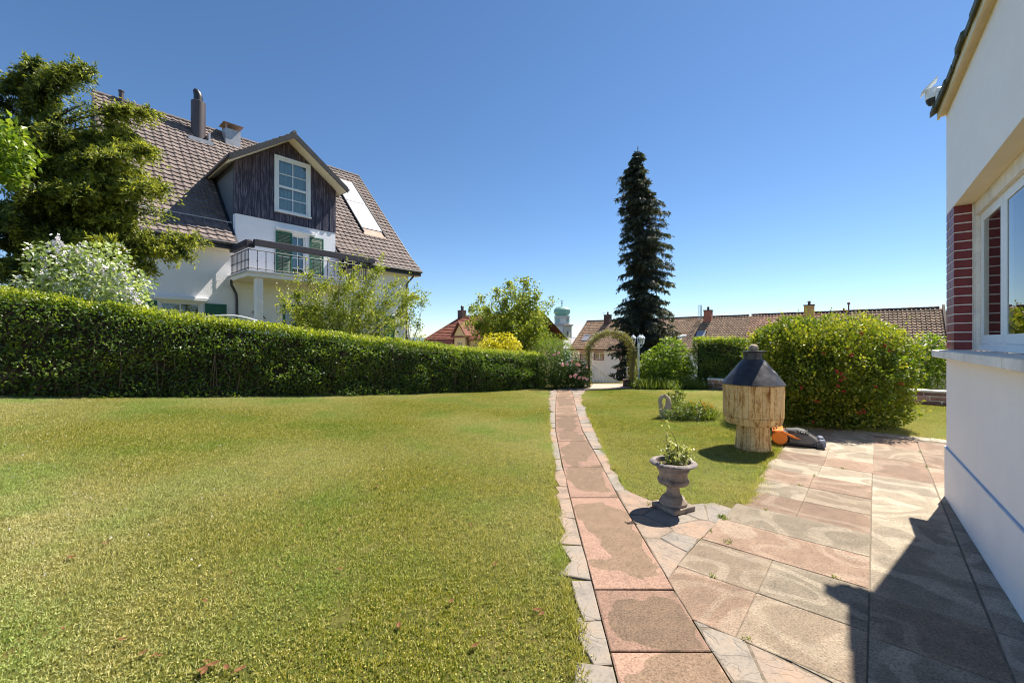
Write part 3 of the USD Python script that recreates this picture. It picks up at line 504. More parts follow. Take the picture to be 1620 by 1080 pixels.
def lawn(name, poly, step, seed, label, L=0.03):
    pi = UsdGeom.PointInstancer.Define(stage, '/World/' + name); r = np.random.default_rng(seed); protos = []
    for k in range(4):
        p = f'/World/{name}/grass_patch_{k + 1:03d}'; proto(p, seed * 10 + k, 300, step * 0.68, L, 0.0021); protos.append(p)
    x0, y0, x1, y1 = poly.bounds; gx, gy = np.meshgrid(np.arange(x0, x1, step), np.arange(y0, y1, step))
    P = np.c_[gx.ravel(), gy.ravel()] + r.normal(0, step * 0.16, (gx.size, 2))
    P = P[shapely.contains_xy(poly, P[:, 0], P[:, 1])]
    z = height(P[:, 0], P[:, 1]); a = r.uniform(0, np.pi, len(P))
    sc = (0.85 + 0.35 * meshkit.noise(np.c_[P * 1.6, 0 * z], seed)) * r.uniform(0.85, 1.2, len(P))
    pi.CreatePrototypesRel().SetTargets([Sdf.Path(p) for p in protos])
    pi.CreateProtoIndicesAttr(Vt.IntArray.FromNumpy(r.integers(0, 4, len(P)).astype(np.int32)))
    pi.CreatePositionsAttr(Vt.Vec3fArray.FromNumpy(np.c_[P, z].astype(np.float32)))
    # tilt to follow the slope, turn at random
    dzx = (height(P[:, 0] + .05, P[:, 1]) - z) / .05; dzy = (height(P[:, 0], P[:, 1] + .05) - z) / .05
    q0 = np.stack([np.cos(a), 0 * a, 0 * a, np.sin(a)], 1); t = np.stack([np.ones(len(P)), dzy / 2, -dzx / 2, 0 * a], 1); t /= np.linalg.norm(t, axis=1, keepdims=True)
    def mul(p, q): 
        w1, x1_, y1_, z1 = p.T; w2, x2, y2, z2 = q.T
        return np.stack([w1 * w2 - x1_ * x2 - y1_ * y2 - z1 * z2, w1 * x2 + x1_ * w2 + y1_ * z2 - z1 * y2, w1 * y2 - x1_ * z2 + y1_ * w2 + z1 * x2, w1 * z2 + x1_ * y2 - y1_ * x2 + z1 * w2], 1)
    Q = mul(t, q0)
    pi.CreateOrientationsAttr(Vt.QuathArray([Gf.Quath(float(w), float(x), float(y), float(z_)) for w, x, y, z_ in Q]))
    pi.CreateScalesAttr(Vt.Vec3fArray.FromNumpy(np.c_[np.ones((len(P), 2)), sc].astype(np.float32)))
    setd(pi.GetPrim(), kind='stuff', label=label, cat='grass')
    return P
PLw = lawn('lawn_grass', left_lawn, 0.118, 3, 'short sunlit yellow-green lawn between the path and the hedge')
PRw = lawn('lawn_grass_001', right_lawn, 0.118, 5, 'short green lawn between the path, the urn and the round grill', 0.028)

# ------------------------------------------------------------------ hedge
def hedge(name, A, B, w, hA, hB, n, L, seed, label, matname='hedge_leaf', end_round=0.25):
    A, B = np.array(A, float), np.array(B, float); D = B - A; ln = np.linalg.norm(D); D /= ln; Nn = np.array([-D[1], D[0]])
    t = thing(name, label, 'hedge', (*((A + B) / 2), float(height(*((A + B) / 2)))))
    O = np.array([*((A + B) / 2), float(height(*((A + B) / 2)))])
    r = np.random.default_rng(seed)
    s = r.random(n) * ln; per = (hA + hB) / 2 * 2 + w; q = r.random(n) * per; hh = hA + (hB - hA) * s / ln
    side = (hA + hB) / 2
    front, top = q < side, (q >= side) & (q < side + w)
    across = np.where(front, -w / 2, np.where(top, q - side - w / 2, w / 2)); z = np.where(front, q / side, np.where(top, 1, (q - side - w) / side)) * hh
    nrm = np.where(front[:, None], [[0, -1, 0.2]], np.where(top[:, None], [[0, 0, 1.0]], [[0, 1, 0.2]])).astype(float)
    m = int(n * 0.06); pe = r.random(m) < 0.5                       # ends
    s[:m] = np.where(pe, 0, ln); across[:m] = r.uniform(-w / 2, w / 2, m); z[:m] = r.random(m) * np.where(pe, hA, hB); nrm[:m] = np.c_[np.where(pe, -1, 1), np.zeros(m), np.full(m, .2)]
    # rounded shoulders
    k = np.clip((z - (hh - end_round)) / end_round, 0, 1); across *= 1 - 0.28 * k * k
    lum = (meshkit.fbm(np.c_[s * 1.5, across * 2, z * 2.2], 3, seed) - 0.5) * 0.42 - np.abs(r.normal(0, 0.07, n))
    P3 = np.c_[s, across, z] + unit(nrm) * lum[:, None]; nrm3 = nrm
    PW = np.c_[A + P3[:, :1] * D + P3[:, 1:2] * Nn, P3[:, 2]]; PW[:, 2] += height(PW[:, 0], PW[:, 1]); NW = np.c_[nrm3[:, :1] * D + nrm3[:, 1:2] * Nn, nrm3[:, 2]]
    Ax = unit(NW * 0.55 + r.normal(size=(n, 3)) * 0.7 + [0, 0, 0.25]); NN = unit(NW * 0.5 + r.normal(size=(n, 3)) * 0.5 + [0, 0, 0.35])
    l = L * r.uniform(0.6, 1.3, n); young = np.clip((z / hh - 0.82) / 0.18, 0, 1)
    tt = np.clip(0.18 + 0.38 * meshkit.noise(PW * 2.5, seed) + 0.35 * young * (nrm[:, 2] > .5) + r.normal(0, 0.15, n), 0, 1)  # top leaves lighter: young growth plus sunlight painted into the tint
    kp = (meshkit.noise(PW * 5.5, seed + 3) > 0.20) | (nrm[:, 2] > .5)
    mesh, tn = leaves((PW - O)[kp], Ax[kp], NN[kp], l[kp], l[kp] * 0.30, 0.3, tt[kp]); obj('foliage', mesh, matname, t, tint=tn)
    # young shoots standing up from the clipped top, tinted extra bright as sunlit
    m = int(ln * 190); s2 = r.random(m) * ln; ac = r.uniform(-w * .38, w * .38, m); Pb = np.c_[A + s2[:, None] * D + ac[:, None] * Nn, np.zeros(m)]; Pb[:, 2] = height(Pb[:, 0], Pb[:, 1]) + hA + (hB - hA) * s2 / ln - 0.05
    k = 6; hs = r.uniform(0.05, 0.19, m); Pb = np.repeat(Pb, k, 0); fr = np.tile(np.arange(k) / k, m); Pb[:, 2] += fr * np.repeat(hs, k); Pb[:, :2] += np.repeat(r.normal(0, .04, (m, 2)), k, 0) * fr[:, None]
    Ax = unit(r.normal(size=(m * k, 3)) * 0.8 + [0, 0, 0.7]); mesh, tn = leaves(Pb - O, Ax, unit(r.normal(size=(m * k, 3))), L * 0.85, L * 0.22, 0.2, np.clip(r.normal(0.88, 0.12, m * k), 0, 1)); obj('young_shoots', mesh, matname, t, tint=tn, kind='stuff')
    # twiggy core
    sn = 14; cb = MB()
    for a in range(sn):
        for b_ in (0,):
            p0, p1 = A + D * ln * a / sn, A + D * ln * (a + 1) / sn; z0, z1 = float(height(*p0)), float(height(*p1)); h0, h1 = hA + (hB - hA) * a / sn, hA + (hB - hA) * (a + 1) / sn; ww = w * 0.5 - 0.17
            c8 = [(*(p + Nn * sd * ww * (1 if zz == 0 else 0.75)) - O[:2], zb + (0.0 if zz == 0 else hb_ - 0.17) - O[2]) for p, zb, hb_ in ((p0 + D * (0.15 if a == 0 else 0), z0, h0), (p1 - D * (0.15 if a == sn - 1 else 0), z1, h1)) for sd in (-1, 1) for zz in (0, 1)]
            cb.hexa(c8)
    obj('woody_core', cb, 'hedge_core', t)
    st = MB()
    for _ in range(int(ln * 9)):
        s_ = r.random() * ln; p = A + D * s_ + Nn * r.uniform(-w * .42, -w * .1); z0 = float(height(*p)); hh_ = r.uniform(.5, .9) * (hA + (hB - hA) * s_ / ln)
        st.tube([(*p - O[:2], z0 - O[2] - .03), (*(p + r.normal(0, .04, 2)) - O[:2], z0 - O[2] + hh_ / 2), (*(p + r.normal(0, .1, 2)) - O[:2], z0 - O[2] + hh_)], [.012, .009, .004], 4)
    obj('stems', st, 'stem', t)
    return t
plain('hedge_core', (0.035, 0.026, 0.014), 0.95, 0.5, 9.0)
HA, HB = np.array([-10.6, 4.35]), np.array([1.15, 14.15])
HN = unit(np.array([-(HB - HA)[1], (HB - HA)[0]]))
hedge('garden_hedge', HA + HN * 0.45, HB + HN * 0.45, 0.9, 1.80, 1.10, 100000, 0.060, 21, 'long clipped dark green hedge between the lawn and the gabled house')

# ------------------------------------------------------------------ roofs of tiles
def tiles(b, O, ex, es, n, nu, nv, w, l, keep=None, rise=0.028, seed=1, roll=True, butt=0.055):
    """Rows of tiles from the eave O up the slope es, along ex; each tile its own wave, butt and lap."""
    r = np.random.default_rng(seed); O, ex, es, n = map(np.asarray, (O, ex, es, n))
    prof = np.array([(0, 0.0), (0.16, 1.0), (0.34, 1.0), (0.5, 0.1), (0.98, 0.0)]) if roll else np.array([(0.01, 0.3), (0.25, .34), (0.5, .3), (0.75, 0.34), (0.985, 0.3)])
    k = len(prof)
    for jv in range(nv):
        for iu in range(nu):
            c = O + ex * (iu + .5) * w + es * (jv + .5) * l
            if keep is not None and not keep(c): continue
            lift = r.uniform(0, 0.005); o = O + ex * (iu * w + r.normal(0, .003)) + es * (jv * l + r.normal(0, 0.004))
            bot = o + ex * prof[:, :1] * w + n * (prof[:, 1:] * rise + butt + lift); top = o + ex * prof[:, :1] * w + es * l * 1.12 + n * (prof[:, 1:] * rise + 0.002)
            und = o + ex * prof[:, :1] * w + n * 0.0
            v = np.vstack([und, bot, top]); q = np.arange(k - 1)
            f = np.vstack([np.stack([q, q + 1, q + k + 1, q + k], 1), np.stack([q + k, q + k + 1, q + 2 * k + 1, q + 2 * k], 1)])
            b.add(v, f, r.random())
    return b

# ------------------------------------------------------------------ the gabled house on the left
HO = np.array([8.0, 20.0]); HG = 1.25            # origin of the house's own axes in (u, v), ground level
hx = lambda u: u - HO[0]
hv = lambda v: v - HO[1]
hz = lambda z: z - HG
house = thing('gabled_house', 'white gabled house with brown tiled roof, timber clad dormer and green shutters behind the hedge', 'house', (*xy(*HO), HG), ROT)
def hp(u, v, z): return np.array([hx(u), hv(v), hz(z)])
UL, UR, VF, VB = 2.1, 14.0, 20.0, 32.4
EAVEZ, KINKV, KINKZ, RV, RZ = 5.50, 20.35, 6.36, 26.2, 12.60
def fac(v):  # facade polygon (u, z, depth) -> house axes; depth goes into the house
    return np.c_[v[:, 0] - HO[0], VF + 0.30 - v[:, 2] - HO[1], v[:, 1] - HG]
from shapely.geometry import box as sbox
openings = {'left': (3.09, 4.34, 1.9, 3.05), 'door': (7.33, 9.2, 1.3, 3.22), 'right': (11.5, 12.35, 1.5, 3.1), 'balc': (7.73, 8.36, 4.35, 6.42), 'dorm': (7.10, 8.42, 7.36, 9.68)}
wall = sbox(UL, HG - .3, UR, 5.75).union(sbox(5.5, 5.7, 9.75, 6.86))
for k in ('left', 'door', 'right', 'balc'): a = openings[k]; wall = wall.difference(sbox(a[0], a[2], a[1], a[3]))
b = MB(); b.poly(wall, 0.0, 0.30, fac); obj('front_wall', b, 'plaster_rough', house)
b = MB(); b.box(hx(UL), hx(UL + .3), hv(VF + .31), hv(VB), hz(HG - .3), hz(5.9)); b.box(hx(UR - .3), hx(UR), hv(VF + .31), hv(VB), hz(HG - .3), hz(5.9)); b.box(hx(UL + .31), hx(UR - .31), hv(VB - .3), hv(VB), hz(HG - .3), hz(5.9))
for u0 in (UL, UR - .3):   # gable triangles
    M = lambda v, u0=u0: np.c_[v[:, 2] + u0 - HO[0], v[:, 0] - HO[1], v[:, 1] - HG]
    b.poly(Polygon([(VF + .31, 5.91), (VB, 5.91), (RV + .01, RZ - .25)]), 0, .3, M)
obj('side_walls', b, 'plaster', house)
b = MB(); b.box(hx(UL + .31), hx(UR - .31), hv(VF + 1.6), hv(VF + 1.68), hz(HG), hz(5.4)); b.box(hx(5.6), hx(9.65), hv(VF + 1.2), hv(VF + 1.3), hz(6.9), hz(9.2)); b.box(hx(UL + .31), hx(UR - .31), hv(VF + .31), hv(VF + 1.59), hz(HG - .1), hz(HG)); obj('interior', b, 'room_dark', house)
# roof
ex = np.array([1.0, 0, 0])
def slope(p, q): d = np.array([0, q[0] - p[0], q[1] - p[1]], float); d /= np.linalg.norm(d); return d, np.array([0, -d[2], d[1]])
RU0, RU1 = 1.72, 14.40
DU0, DU1 = 5.5, 9.75
es1, n1 = slope((19.40, EAVEZ), (KINKV, KINKZ)); es2, n2 = slope((KINKV, KINKZ), (RV, RZ))
def not_dormer(p):
    u, v, z = p[0] + HO[0], p[1] + HO[1], p[2] + HG
    if not (5.15 < u < 10.0): return True
    half = 2.43; top = 10.62 - abs(u - 7.57) / half * 1.76      # dormer roof height over this u
    return z > top + 0.08 or not (DU0 - .3 < u < DU1 + .25)
def roof_keep(p):
    u, v, z = p[0] + HO[0], p[1] + HO[1], p[2] + HG
    if DU0 < u < DU1 and z < 6.9: return False
    if DU0 - .02 < u < DU1 + .02:
        top = 10.62 - abs(u - 7.57) / 2.43 * 1.76
        if z < top - .02: return False
    if panel_in(u, v): return False
    return True
PQ = [(12.10, 21.40), (13.40, 21.40), (13.52, 25.3), (12.98, 25.3)]
PQ = [(12.05, 21.75), (13.45, 21.75), (13.45, 25.30), (12.05, 25.30)]
def panel_in(u, v): return PQ[0][0] < u < PQ[1][0] and 21.45 < v < PQ[2][1]
b = MB(); tw = 0.302; nu = int(round((RU1 - RU0) / tw)); tw = (RU1 - RU0) / nu
l1 = np.hypot(KINKV - 19.40, KINKZ - EAVEZ); l2 = np.hypot(RV - KINKV, RZ - KINKZ)
tiles(b, hp(RU0, 19.36, EAVEZ), ex, es1, n1, nu, 4, tw, l1 / 4, roof_keep, seed=3)
nr2 = int(round(l2 / 0.335)); tiles(b, hp(RU0, KINKV, KINKZ), ex, es2, n2, nu, nr2, tw, l2 / nr2, roof_keep, seed=4)
obj('roof_tiles', b, 'roof_tile', house, kind='stuff')
b = MB()   # roof deck below the tiles and the back slope
def deck(b, u0, u1, pts):
    for (v0, z0), (v1, z1) in zip(pts[:-1], pts[1:]):
        c8 = [(hx(u), hv(v), hz(z + dz)) for u in (u0, u1) for v, z in ((v0, z0), (v1, z1)) for dz in (-.16, -.012)]
        b.hexa(c8)
for u0, u1 in ((RU0, DU0 - .01), (DU1 + .01, RU1)): deck(b, u0, u1, [(19.42, EAVEZ), (KINKV, KINKZ), (RV, RZ)])
deck(b, DU0, DU1, [(24.3, 10.56), (RV, RZ)])
deck(b, RU0, RU1, [(RV + .005, RZ), (VB + .5, 5.9)])
obj('roof_deck', b, 'verge', house)
b = MB()
for k in range(int((RU1 - RU0) / 0.36)):
    u = RU0 + k * 0.36; b.tube([hp(u, RV, RZ + .015), hp(u + .37, RV, RZ + .035)], 0.105, 8)
obj('ridge_tiles', b, 'roof_tile', house, tint=np.full(len(b.get()[0]), .5), kind='stuff')
for u in (RU0 - .03, RU1):
    b = MB(); b.poly(Polygon([(19.36, EAVEZ + .07), (KINKV, KINKZ + .09), (RV, RZ + .09), (RV, RZ - .09), (KINKV, KINKZ - .07), (19.36, EAVEZ - .09)]), 0, .03, lambda v, u=u: np.c_[v[:, 2] + u - HO[0], v[:, 0] - HO[1], v[:, 1] - HG]); obj('verge_board', b, 'gutter', house)
def gutter(u0, u1):
    b = MB(); b.tube([hp(u0, 19.34, EAVEZ - .04), hp(u1, 19.34, EAVEZ - .04)], .075, 8); b.box(hx(u0), hx(u1), hv(19.43), hv(19.47), hz(EAVEZ - .26), hz(EAVEZ - .02)); obj('gutter', b, 'gutter', house)
    b = MB(); b.box(hx(u0), hx(u1), hv(19.475), hv(VF - .003), hz(EAVEZ - .28), hz(EAVEZ - .24)); obj('eave_soffit', b, 'cream_soffit', house)
gutter(RU0, DU0 - .02); gutter(9.9, RU1 + .05)
b = MB(); b.tube([hp(RU0 + .2, 20.3, 6.52), hp(DU0 - .05, 20.3, 6.52)], .022, 6)
for u in np.arange(RU0 + .4, DU0, .8): b.tube([hp(u, 20.38, 6.36), hp(u, 20.3, 6.52)], .012, 4)
obj('snow_guard', b, 'zinc', house)
# panels on the right of the roof
sl = (RZ - KINKZ) / (RV - KINKV)
def on_roof(u, v, h=0.0): return hp(u, v, KINKZ + (v - KINKV) * sl) + n2 * h
for v0, v1 in ((21.78, 23.60), (23.64, 25.28)):
    b = MB(); b.hexa([on_roof(u, v, h) for u in (PQ[0][0] + .06, PQ[1][0] - .06) for v in (v0, v1) for h in (.0, .10)]); obj('roof_panel', b, 'panel', house)
b = MB(); b.hexa([on_roof(u, v, h) for u in (PQ[0][0] + .02, PQ[1][0] - .02) for v in (21.36, 21.775) for h in (.02, .055)]); obj('panel_apron', b, 'landing', house)
b = MB()
for u in (PQ[0][0], PQ[1][0] - .058): b.hexa([on_roof(uu, v, h) for uu in (u, u + .055) for v in (21.5, 25.33) for h in (.0, .13)])
obj('panel_frame', b, 'verge', house)
# chimneys on the roof
b = MB(); c = hp(5.41, 25.45, 11.5); b.lathe([(.30, 0), (.30, 1.95), (.24, 1.99), (.20, 2.0)], 24, c); fl = obj('flue_pipe', b, 'flue_metal', house, smooth=40)
b = MB(); pth = [c + [0, 0, 1.95], c + [0, 0, 2.2], c + [-.03, 0, 2.36], c + [-.12, 0, 2.50], c + [-.18, 0, 2.54]]; b.tube(pth, [.19, .19, .18, .13, .05], 14); obj('cowl', b, 'black', fl, smooth=60)
b = MB(); b.box(c[0] - .5, c[0] + .5, c[1] - .55, c[1] - .32, c[2] - .2, c[2] - .02); b.box(c[0] + .34, c[0] + .42, c[1] - .4, c[1] + .3, c[2] - .1, c[2] + .42); obj('flue_flashing', b, 'zinc', house)
b = MB(); c = hp(6.9, 25.75, 11.85); b.box(c[0] - .34, c[0] + .34, c[1] - .34, c[1] + .34, c[2] - .3, c[2] + .80); ch = obj('chimney', b, 'zinc', house)
b = MB()
for dx in (-.3, .3):
    for dy in (-.3, .3): b.box(c[0] + dx - .03, c[0] + dx + .03, c[1] + dy - .03, c[1] + dy + .03, c[2] + .802, c[2] + 1.05)
cc = c + [0, 0, 1.05]; b.add([cc + [x, y, 0] for x, y in ((-.46, -.46), (.46, -.46), (.46, .46), (-.46, .46))] + [cc + [0, -.1, .16], cc + [0, .1, .16]], [[0, 1, 4], [2, 3, 5], [0, 3, 2], [0, 2, 1], [1, 2, 5], [1, 5, 4], [3, 0, 4], [3, 4, 5]]); obj('chimney_cap', b, 'landing', ch)
b = MB(); c = hp(2.65, 26.0, 12.2); b.lathe([(.09, 0), (.09, .75), (.11, .75), (.11, .8), (.05, .8)], 12, c); obj('vent_pipe', b, 'flue_metal', house, smooth=40)
# dormer
def gable_top(u): return 10.62 - abs(u - 7.57) / 2.43 * 1.76
b = MB(); dz = 6.88
dw = Polygon([(DU0, dz), (DU1, dz), (DU1, gable_top(DU1) - .12), (7.57, 10.50), (DU0, gable_top(DU0) - .12)]).difference(sbox(7.10, 7.36, 8.42, 9.68))
b.poly(dw, 0.05, 0.25, fac); obj('dormer_wall', b, 'dormer_side', house)
bw = 0.168; u = DU0 - .06; k = 0
while u < DU1 - .02:                                       # boards one by one, cover strips over the joints
    u1 = min(u + bw, DU1 + .02); q = Polygon([(u + .004, dz), (u1 - .004, dz), (u1 - .004, gable_top(u1 - .004) - .10), (np.clip(7.57, u + .004, u1 - .004), min(gable_top(np.clip(7.57, u + .004, u1 - .004)) - .10, 10.5)), (u + .004, gable_top(u + .004) - .10)]).difference(sbox(7.05, 7.31, 8.47, 9.73))
    hw = 0.012 if k % 2 else 0.034
    for q in getattr(q, 'geoms', [q]):
        if q.area < 1e-3: continue
        m = MB(); m.poly(q.segmentize(.6), 0.302, 0.302 + hw, fac); v = m.get()[0]
        zt = v[:, 2] + HG; red = np.clip((zt - (np.array([gable_top(a) for a in v[:, 0] + HO[0]]) - .75)) / 0.65, 0, .8) * (0.75 + .25 * rng.random())
        obj('cladding_board', m, 'cladding', house, tint=red)
    u = u1 if k % 2 == 0 else u1; k += 1
for u0, nm in ((DU0, 'dormer_cheek'), (DU1 - .05, 'dormer_cheek')):
    b = MB(); M = lambda v, u0=u0: np.c_[v[:, 2] + u0 - HO[0], v[:, 0] - HO[1], v[:, 1] - HG]
    b.poly(Polygon([(VF + .301, 6.4), (VF + .301, gable_top(u0) - .14), (KINKV + (gable_top(u0) - KINKZ) / sl + .2, gable_top(u0) - .14), (KINKV + .1, 6.4)]), 0, .05, M); obj(nm, b, 'dormer_side', house)
for sgn in (-1, 1):
    u_e = 7.57 + sgn * 2.43; ridge, eave = np.array([7.57, 10.74]), np.array([u_e, 8.98])
    dv = lambda z: KINKV + (z - KINKZ) / sl + .25
    b = MB(); b.hexa([hp(p[0], v, p[1] + dz_) for p in (ridge, eave) for v in (19.32, dv(p[1])) for dz_ in (-.17, -.03)]); rf = obj('dormer_roof', b, 'cream_soffit', house)
    b = MB(); b.hexa([hp(p[0] + ds, v, p[1] + dz_) for p, ds in ((ridge, 0), (eave, sgn * .04)) for v in (19.27, 19.318) for dz_ in (-.24, .02)]); obj('verge_board', b, 'verge', rf)
    e2 = np.array([sgn * 2.43, 0, -1.76]); Ls = np.linalg.norm(e2); e2 = -e2 / Ls; exd = np.array([0, 1.0, 0]); nn = np.array([sgn * 1.76, 0, 2.43]) / Ls
    b = MB(); nl = 9
    tiles(b, hp(u_e, 19.30, 8.95), exd, e2, nn, 17, nl, .30, Ls / nl, lambda p: p[1] + HO[1] < dv(p[2] + HG) - .05, seed=7 + sgn); obj('roof_tiles', b, 'roof_tile_grey', rf, kind='stuff')
    b = MB(); b.tube([hp(u_e + sgn * .06, 19.30, 8.90), hp(u_e + sgn * .06, dv(8.9) - .3, 8.90)], .07, 8); obj('gutter', b, 'gutter', rf)
b = MB(); b.tube([hp(7.57, 19.28, 10.76), hp(7.57, 24.6, 10.76)], .09, 8); obj('dormer_ridge', b, 'roof_tile_grey', house, tint=np.full(len(b.get()[0]), .5))

def window(parent, u0, u1, z0, z1, vin, cols, rows, bar=.03, fr=.07, frame='white_paint', curtain=None, sashes=None):
    """Frame with bars, a pane to each light, set vin behind the wall face."""
    v0 = VF + vin; b = MB()
    b.box(hx(u0), hx(u0 + fr), hv(v0), hv(v0 + .07), hz(z0), hz(z1)); b.box(hx(u1 - fr), hx(u1), hv(v0), hv(v0 + .07), hz(z0), hz(z1))
    b.box(hx(u0 + fr), hx(u1 - fr), hv(v0), hv(v0 + .07), hz(z0), hz(z0 + fr)); b.box(hx(u0 + fr), hx(u1 - fr), hv(v0), hv(v0 + .07), hz(z1 - fr), hz(z1))
    f = obj('window_frame', b, frame, parent)
    us_ = np.linspace(u0 + fr, u1 - fr, cols + 1); zs = rows if np.ndim(rows) else np.linspace(z0 + fr, z1 - fr, rows + 1)
    for a in us_[1:-1]: m = MB(); m.box(hx(a - bar / 2), hx(a + bar / 2), hv(v0 + .012), hv(v0 + .058), hz(z0 + fr), hz(z1 - fr)); obj('glazing_bar', m, frame, f)
    for i_, a in enumerate(zs[1:-1]):
        for c in range(cols): m = MB(); m.box(hx(us_[c] + (bar / 2 if c else 0) + .001), hx(us_[c + 1] - (bar / 2 if c < cols - 1 else 0) - .001), hv(v0 + .012), hv(v0 + .058), hz(a - bar / 2), hz(a + bar / 2)); obj('glazing_bar', m, frame, f)
    for c in range(cols):
        for r_ in range(len(zs) - 1):
            m = MB(); m.box(hx(us_[c] + (.5 * bar if c else 0) + .002), hx(us_[c + 1] - (.5 * bar if c < cols - 1 else 0) - .002), hv(v0 + .03), hv(v0 + .036), hz(zs[r_] + (.5 * bar if r_ else 0) + .002), hz(zs[r_ + 1] - (.5 * bar if r_ < len(zs) - 2 else 0) - .002)); obj('pane', m, 'house_glass', f)
    if curtain:
        n_ = 40; uu = np.linspace(u0 + .02, u1 - .02, n_); vv = v0 + .16 + .025 * np.sin(np.arange(n_) * 1.3); v = np.array([(hx(a), hv(c), hz(z)) for z in (z0 + .02, z1 - .02) for a, c in zip(uu, vv)]); q = np.arange(n_ - 1); obj('curtain', (v, np.stack([q, q + 1, q + n_ + 1, q + n_], 1)), curtain, f, smooth=True)
    return f
f = window(house, 7.10, 8.42, 7.36, 9.68, -.03, 2, np.array([7.43, 7.95, 8.44, 9.03, 9.61]), .035, .075, curtain='curtain')
b = MB(); b.box(hx(7.12), hx(8.40), hv(VF - .05), hv(VF - .032), hz(8.40), hz(8.50)); obj('transom', b, 'white_paint', f)
b = MB(); b.box(hx(6.97), hx(8.56), hv(VF - .14), hv(VF + .05), hz(7.28), hz(7.345)); obj('window_sill', b, 'white_paint', house)
b = MB()
b.box(hx(6.98), hx(7.098), hv(VF - .06), hv(VF + .0), hz(7.346), hz(9.80)); b.box(hx(8.422), hx(8.54), hv(VF - .06), hv(VF), hz(7.346), hz(9.80)); b.box(hx(7.099), hx(8.421), hv(VF - .06), hv(VF), hz(9.682), hz(9.80)); obj('window_surround', b, 'white_paint', house)
window(house, 7.73, 8.36, 4.37, 6.42, .16, 2, 4, .03, .07, curtain='curtain')
window(house, 3.09, 4.34, 1.9, 3.05, .10, 2, np.array([1.97, 2.55, 2.98]), .04, .07)
window(house, 11.5, 12.35, 1.5, 3.1, .10, 2, 3, .04, .07)
f = window(house, 7.33, 9.2, 1.3, 3.22, .12, 2, 1, .06, .16, 'green_paint')
b = MB(); b.tube([hp(7.5, VF + .09, 1.5), hp(8.2, VF + .09, 3.0)], .05, 4); b.tube([hp(8.33, VF + .09, 3.0), hp(9.0, VF + .09, 1.5)], .05, 4); obj('door_brace', b, 'green_paint', f)
b = MB(); b.tm(trimesh.creation.icosphere(2, .13).apply_scale([1, .4, 1.3]).apply_translation(hp(8.15, VF + .02, 2.72))); obj('door_ornament', b, 'quince_red', f, label='round red ornament hanging on the garden door')
for u0, u1, z in ((2.9, 4.55, 3.12), (7.05, 8.75, 6.50), (11.2, 12.6, 3.2)):
    b = MB(); b.cbox(hx(u0), hx(u1), hv(VF - .16), hv(VF - .002), hz(z), hz(z + .13), .012); obj('blind_box', b, 'white_paint', house)
def shutter(u0, u1, z0, z1, louvre=True, ang=0.0):
    b = MB(); v0, v1 = VF - .075, VF - .03; fr = .06
    b.box(hx(u0), hx(u0 + fr), hv(v0), hv(v1), hz(z0), hz(z1)); b.box(hx(u1 - fr), hx(u1), hv(v0), hv(v1), hz(z0), hz(z1))
    zm = (z0 + z1) / 2 if z1 - z0 > 1.5 else None
    for a, c in ((z0, z0 + fr), (z1 - fr, z1)) + (((zm - .04, zm + .04),) if zm else ()): b.box(hx(u0 + fr), hx(u1 - fr), hv(v0), hv(v1), hz(a), hz(c))
    s = obj('shutter', b, 'green_paint', house); b = MB()
    if louvre:
        for z in np.arange(z0 + fr + .02, z1 - fr - .03, .062):
            if zm and abs(z + .02 - zm) < .07: continue
            b.hexa([(hx(u), hv(v), hz(zz)) for u in (u0 + fr, u1 - fr) for v, zc in ((v0 + .004, z), (v1 - .004, z + .038)) for zz in (zc, zc + .012)])
        obj('louvres', b, 'green_paint', s, kind='stuff')
    else: b.box(hx(u0 + fr), hx(u1 - fr), hv(v0 + .015), hv(v1 - .01), hz(z0 + fr), hz(z1 - fr)); obj('shutter_board', b, 'green_paint', s)
shutter(7.04, 7.71, 4.38, 6.44); shutter(8.50, 9.14, 4.38, 6.44)
shutter(2.45, 3.0, 1.9, 3.05, False); shutter(4.46, 5.18, 1.9, 3.05, False); shutter(12.42, 13.08, 1.45, 2.95, False)
# balcony
BU0, BU1, BV = 5.30, 10.30, 17.78
b = MB(); b.box(hx(BU0), hx(BU1), hv(BV), hv(VF - .003), hz(4.02), hz(4.18)); bal = obj('balcony_slab', b, 'plaster', house)
b = MB(); b.box(hx(BU0 - .05), hx(BU1 + .05), hv(BV - .05), hv(VF - .004), hz(4.183), hz(4.25)); obj('slab_edge', b, 'zinc', bal)
for nm, x0, x1, y0, y1 in (('rail_beam', BU0 + .1, BU1 + .05, BV - .42, BV - .22), ('rail_beam', BU0 - .1, BU0 + .10, BV - .12, VF - .35), ('rail_beam', BU1 - .15, BU1 + .05, BV - .12, VF - .35)):
    b = MB(); b.cbox(hx(x0), hx(x1), hv(y0), hv(y1), hz(5.13), hz(5.36), .01); obj(nm, b, 'dark_wood_beam', house)
b = MB(); b.cbox(hx(BU0 - .1), hx(BU0 + .18), hv(BV - .2), hv(BV + .0), hz(5.08), hz(5.31), .01); b.cbox(hx(BU1 - .2), hx(BU1 + .06), hv(BV - .2), hv(BV), hz(5.05), hz(5.27), .01); obj('beam_end', b, 'dark_wood_beam', house)
b = MB(); b.box(hx(BU1 - .35), hx(BU1 - .2), hv(VF - .35), hv(VF - .02), hz(4.9), hz(5.6)); obj('beam_end', b, 'dark_wood_beam', house)
b = MB()
for p, q in (((BU0 + .03, BV + .03), (BU1 - .03, BV + .03)), ((BU0 + .03, BV + .03), (BU0 + .03, VF - .05)), ((BU1 - .03, BV + .03), (BU1 - .03, VF - .05))):
    for z in (5.03, 4.33): b.tube([hp(*p, z), hp(*q, z)], .02, 6)
rail = obj('railing', b, 'iron', house)
